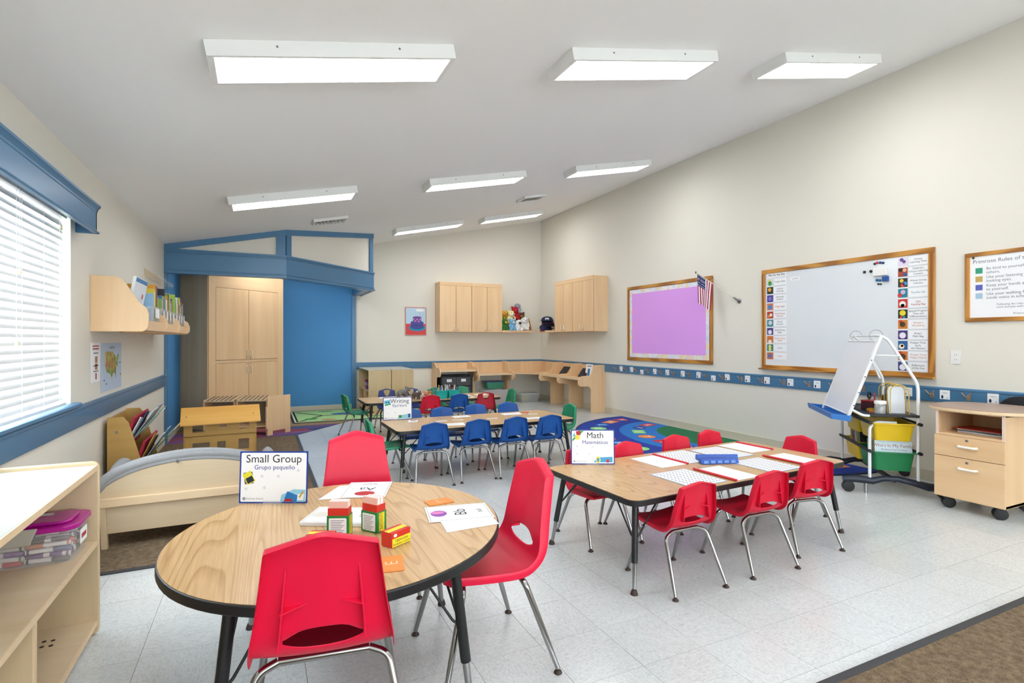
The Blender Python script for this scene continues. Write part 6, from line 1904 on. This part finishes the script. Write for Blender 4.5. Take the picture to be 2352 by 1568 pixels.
# ------------------------------------------------------------------ things on the far table
TEAL = mat('teal_caddy', '#12a8a2', .35)
for x, y, lb in ((2.27, 7.14, 'teal caddy at the left full of craft tools'), (2.46, 7.18, 'teal caddy at the right full of scissors and markers')):
    o = thing('supply_caddy', lb, 'caddy', T(x, y, zw), 'teal caddies on the far table')
    tub_mesh(.09, .07, .11, .85, .02).build('body', TEAL, o, smooth=50)
    for k in range(10):
        c = ['#e8e6e0', '#2a2a30', '#d8a02e', '#5a3f9a', '#c8382c', '#e0e0e4', '#3f6fb8', '#e8e0d0', '#8a4a2a', '#d0d4da'][k]
        a = (random.uniform(-.06, .06), random.uniform(-.045, .045))
        b = (a[0] * 1.2 + random.uniform(-.03, .03), a[1] * 1.2)
        MB().tube([(a[0], a[1], .01), (b[0], b[1], .16 + random.uniform(0, .03))], .006, 6).build('pencil', mat('pen' + c, c, .45), o)
o = thing('apple_toy', 'yellow apple toy on the far table', 'toy', T(2.17, 7.42, zw + .0012))
MB().lathe([(.012, 0), (.034, .008), (.045, .035), (.04, .065), (.02, .076), (.006, .07)], 18).build('fruit', mat('yellow_toy', '#e6e24a', .4), o, smooth=60)
MB().tube([(0, 0, .07), (.004, 0, .09)], .003, 6).build('stem', mat('stem_brown', '#6a4a2a', .6), o)
def beast(x, y, rz, s, c, lb):
    o = thing('toy_animal', lb, 'toy', T(x, y, zw, rz), 'toy animals on the far table')
    m = mat('beast' + c, c, .6)
    b = MB()
    b.ball((0, 0, .07 * s), (.07 * s, .032 * s, .036 * s), 14)
    for sx in (-.045, .045):
        for sy in (-.018, .018):
            b.tube([(sx * s, sy * s, .06 * s), (sx * 1.05 * s, sy * s, 0.002)], [.014 * s, .010 * s], 8)
    b.ball((.075 * s, 0, .098 * s), (.03 * s, .022 * s, .024 * s), 12)
    b.tube([(.05 * s, 0, .08 * s), (.075 * s, 0, .098 * s)], [.024 * s, .018 * s], 8)
    b.ball((.105 * s, 0, .088 * s), (.02 * s, .013 * s, .013 * s), 10)
    bo = b.build('body', m, o)
    rm = bo.modifiers.new('r', 'REMESH'); rm.mode = 'VOXEL'; rm.voxel_size = .006 * s; rm.use_smooth_shade = True
    bake(bo); bo.data.materials.clear(); bo.data.materials.append(m)
    for sy in (-1, 1):
        MB().ball((.068 * s, sy * .018 * s, .122 * s), (.006 * s, .008 * s, .012 * s), 8).build('ear', m, o)
    MB().tube([(-.068 * s, 0, .08 * s), (-.085 * s, 0, .04 * s)], [.006 * s, .004 * s], 6).build('tail', m, o)
beast(1.77, 7.30, R(30), 1.25, '#6f706c', 'grey toy animal, largest on the far table')
beast(1.92, 7.14, R(-60), .95, '#5a4f48', 'dark brown toy animal near the front edge of the far table')
beast(2.00, 7.20, R(120), .85, '#d8d2ca', 'white toy animal beside the dark one on the far table')
beast(2.07, 7.24, R(-20), .9, '#b5765a', 'reddish brown toy animal nearest the teal caddies')
for pts, lb in (([(1.50, 7.45), (1.72, 7.47), (1.74, 7.60), (1.50, 7.60)], 'white sheet at the left of the far table behind the sign'),
                ([(2.05, 7.36), (2.18, 7.36), (2.20, 7.50), (2.06, 7.50)], 'white sheet under the yellow apple toy'),
                ([(2.60, 7.30), (2.80, 7.28), (2.78, 7.46), (2.62, 7.48)], 'white sheet right of the teal caddies'),
                ([(2.56, 7.05), (2.74, 7.04), (2.76, 7.15), (2.57, 7.16)], 'white sheet with a black clip near the front of the far table'),
                ([(2.86, 7.32), (3.05, 7.30), (3.06, 7.44), (2.88, 7.45)], 'white sheet at the right end of the far table')):
    o = quad('worksheet', pts, zw, PAPER, lb, 'paper', 'worksheets on the far table')
    if 'clip' in lb: box('clip', BLACK, -.03, .03, -.02, -.005, .0012, .006, o)
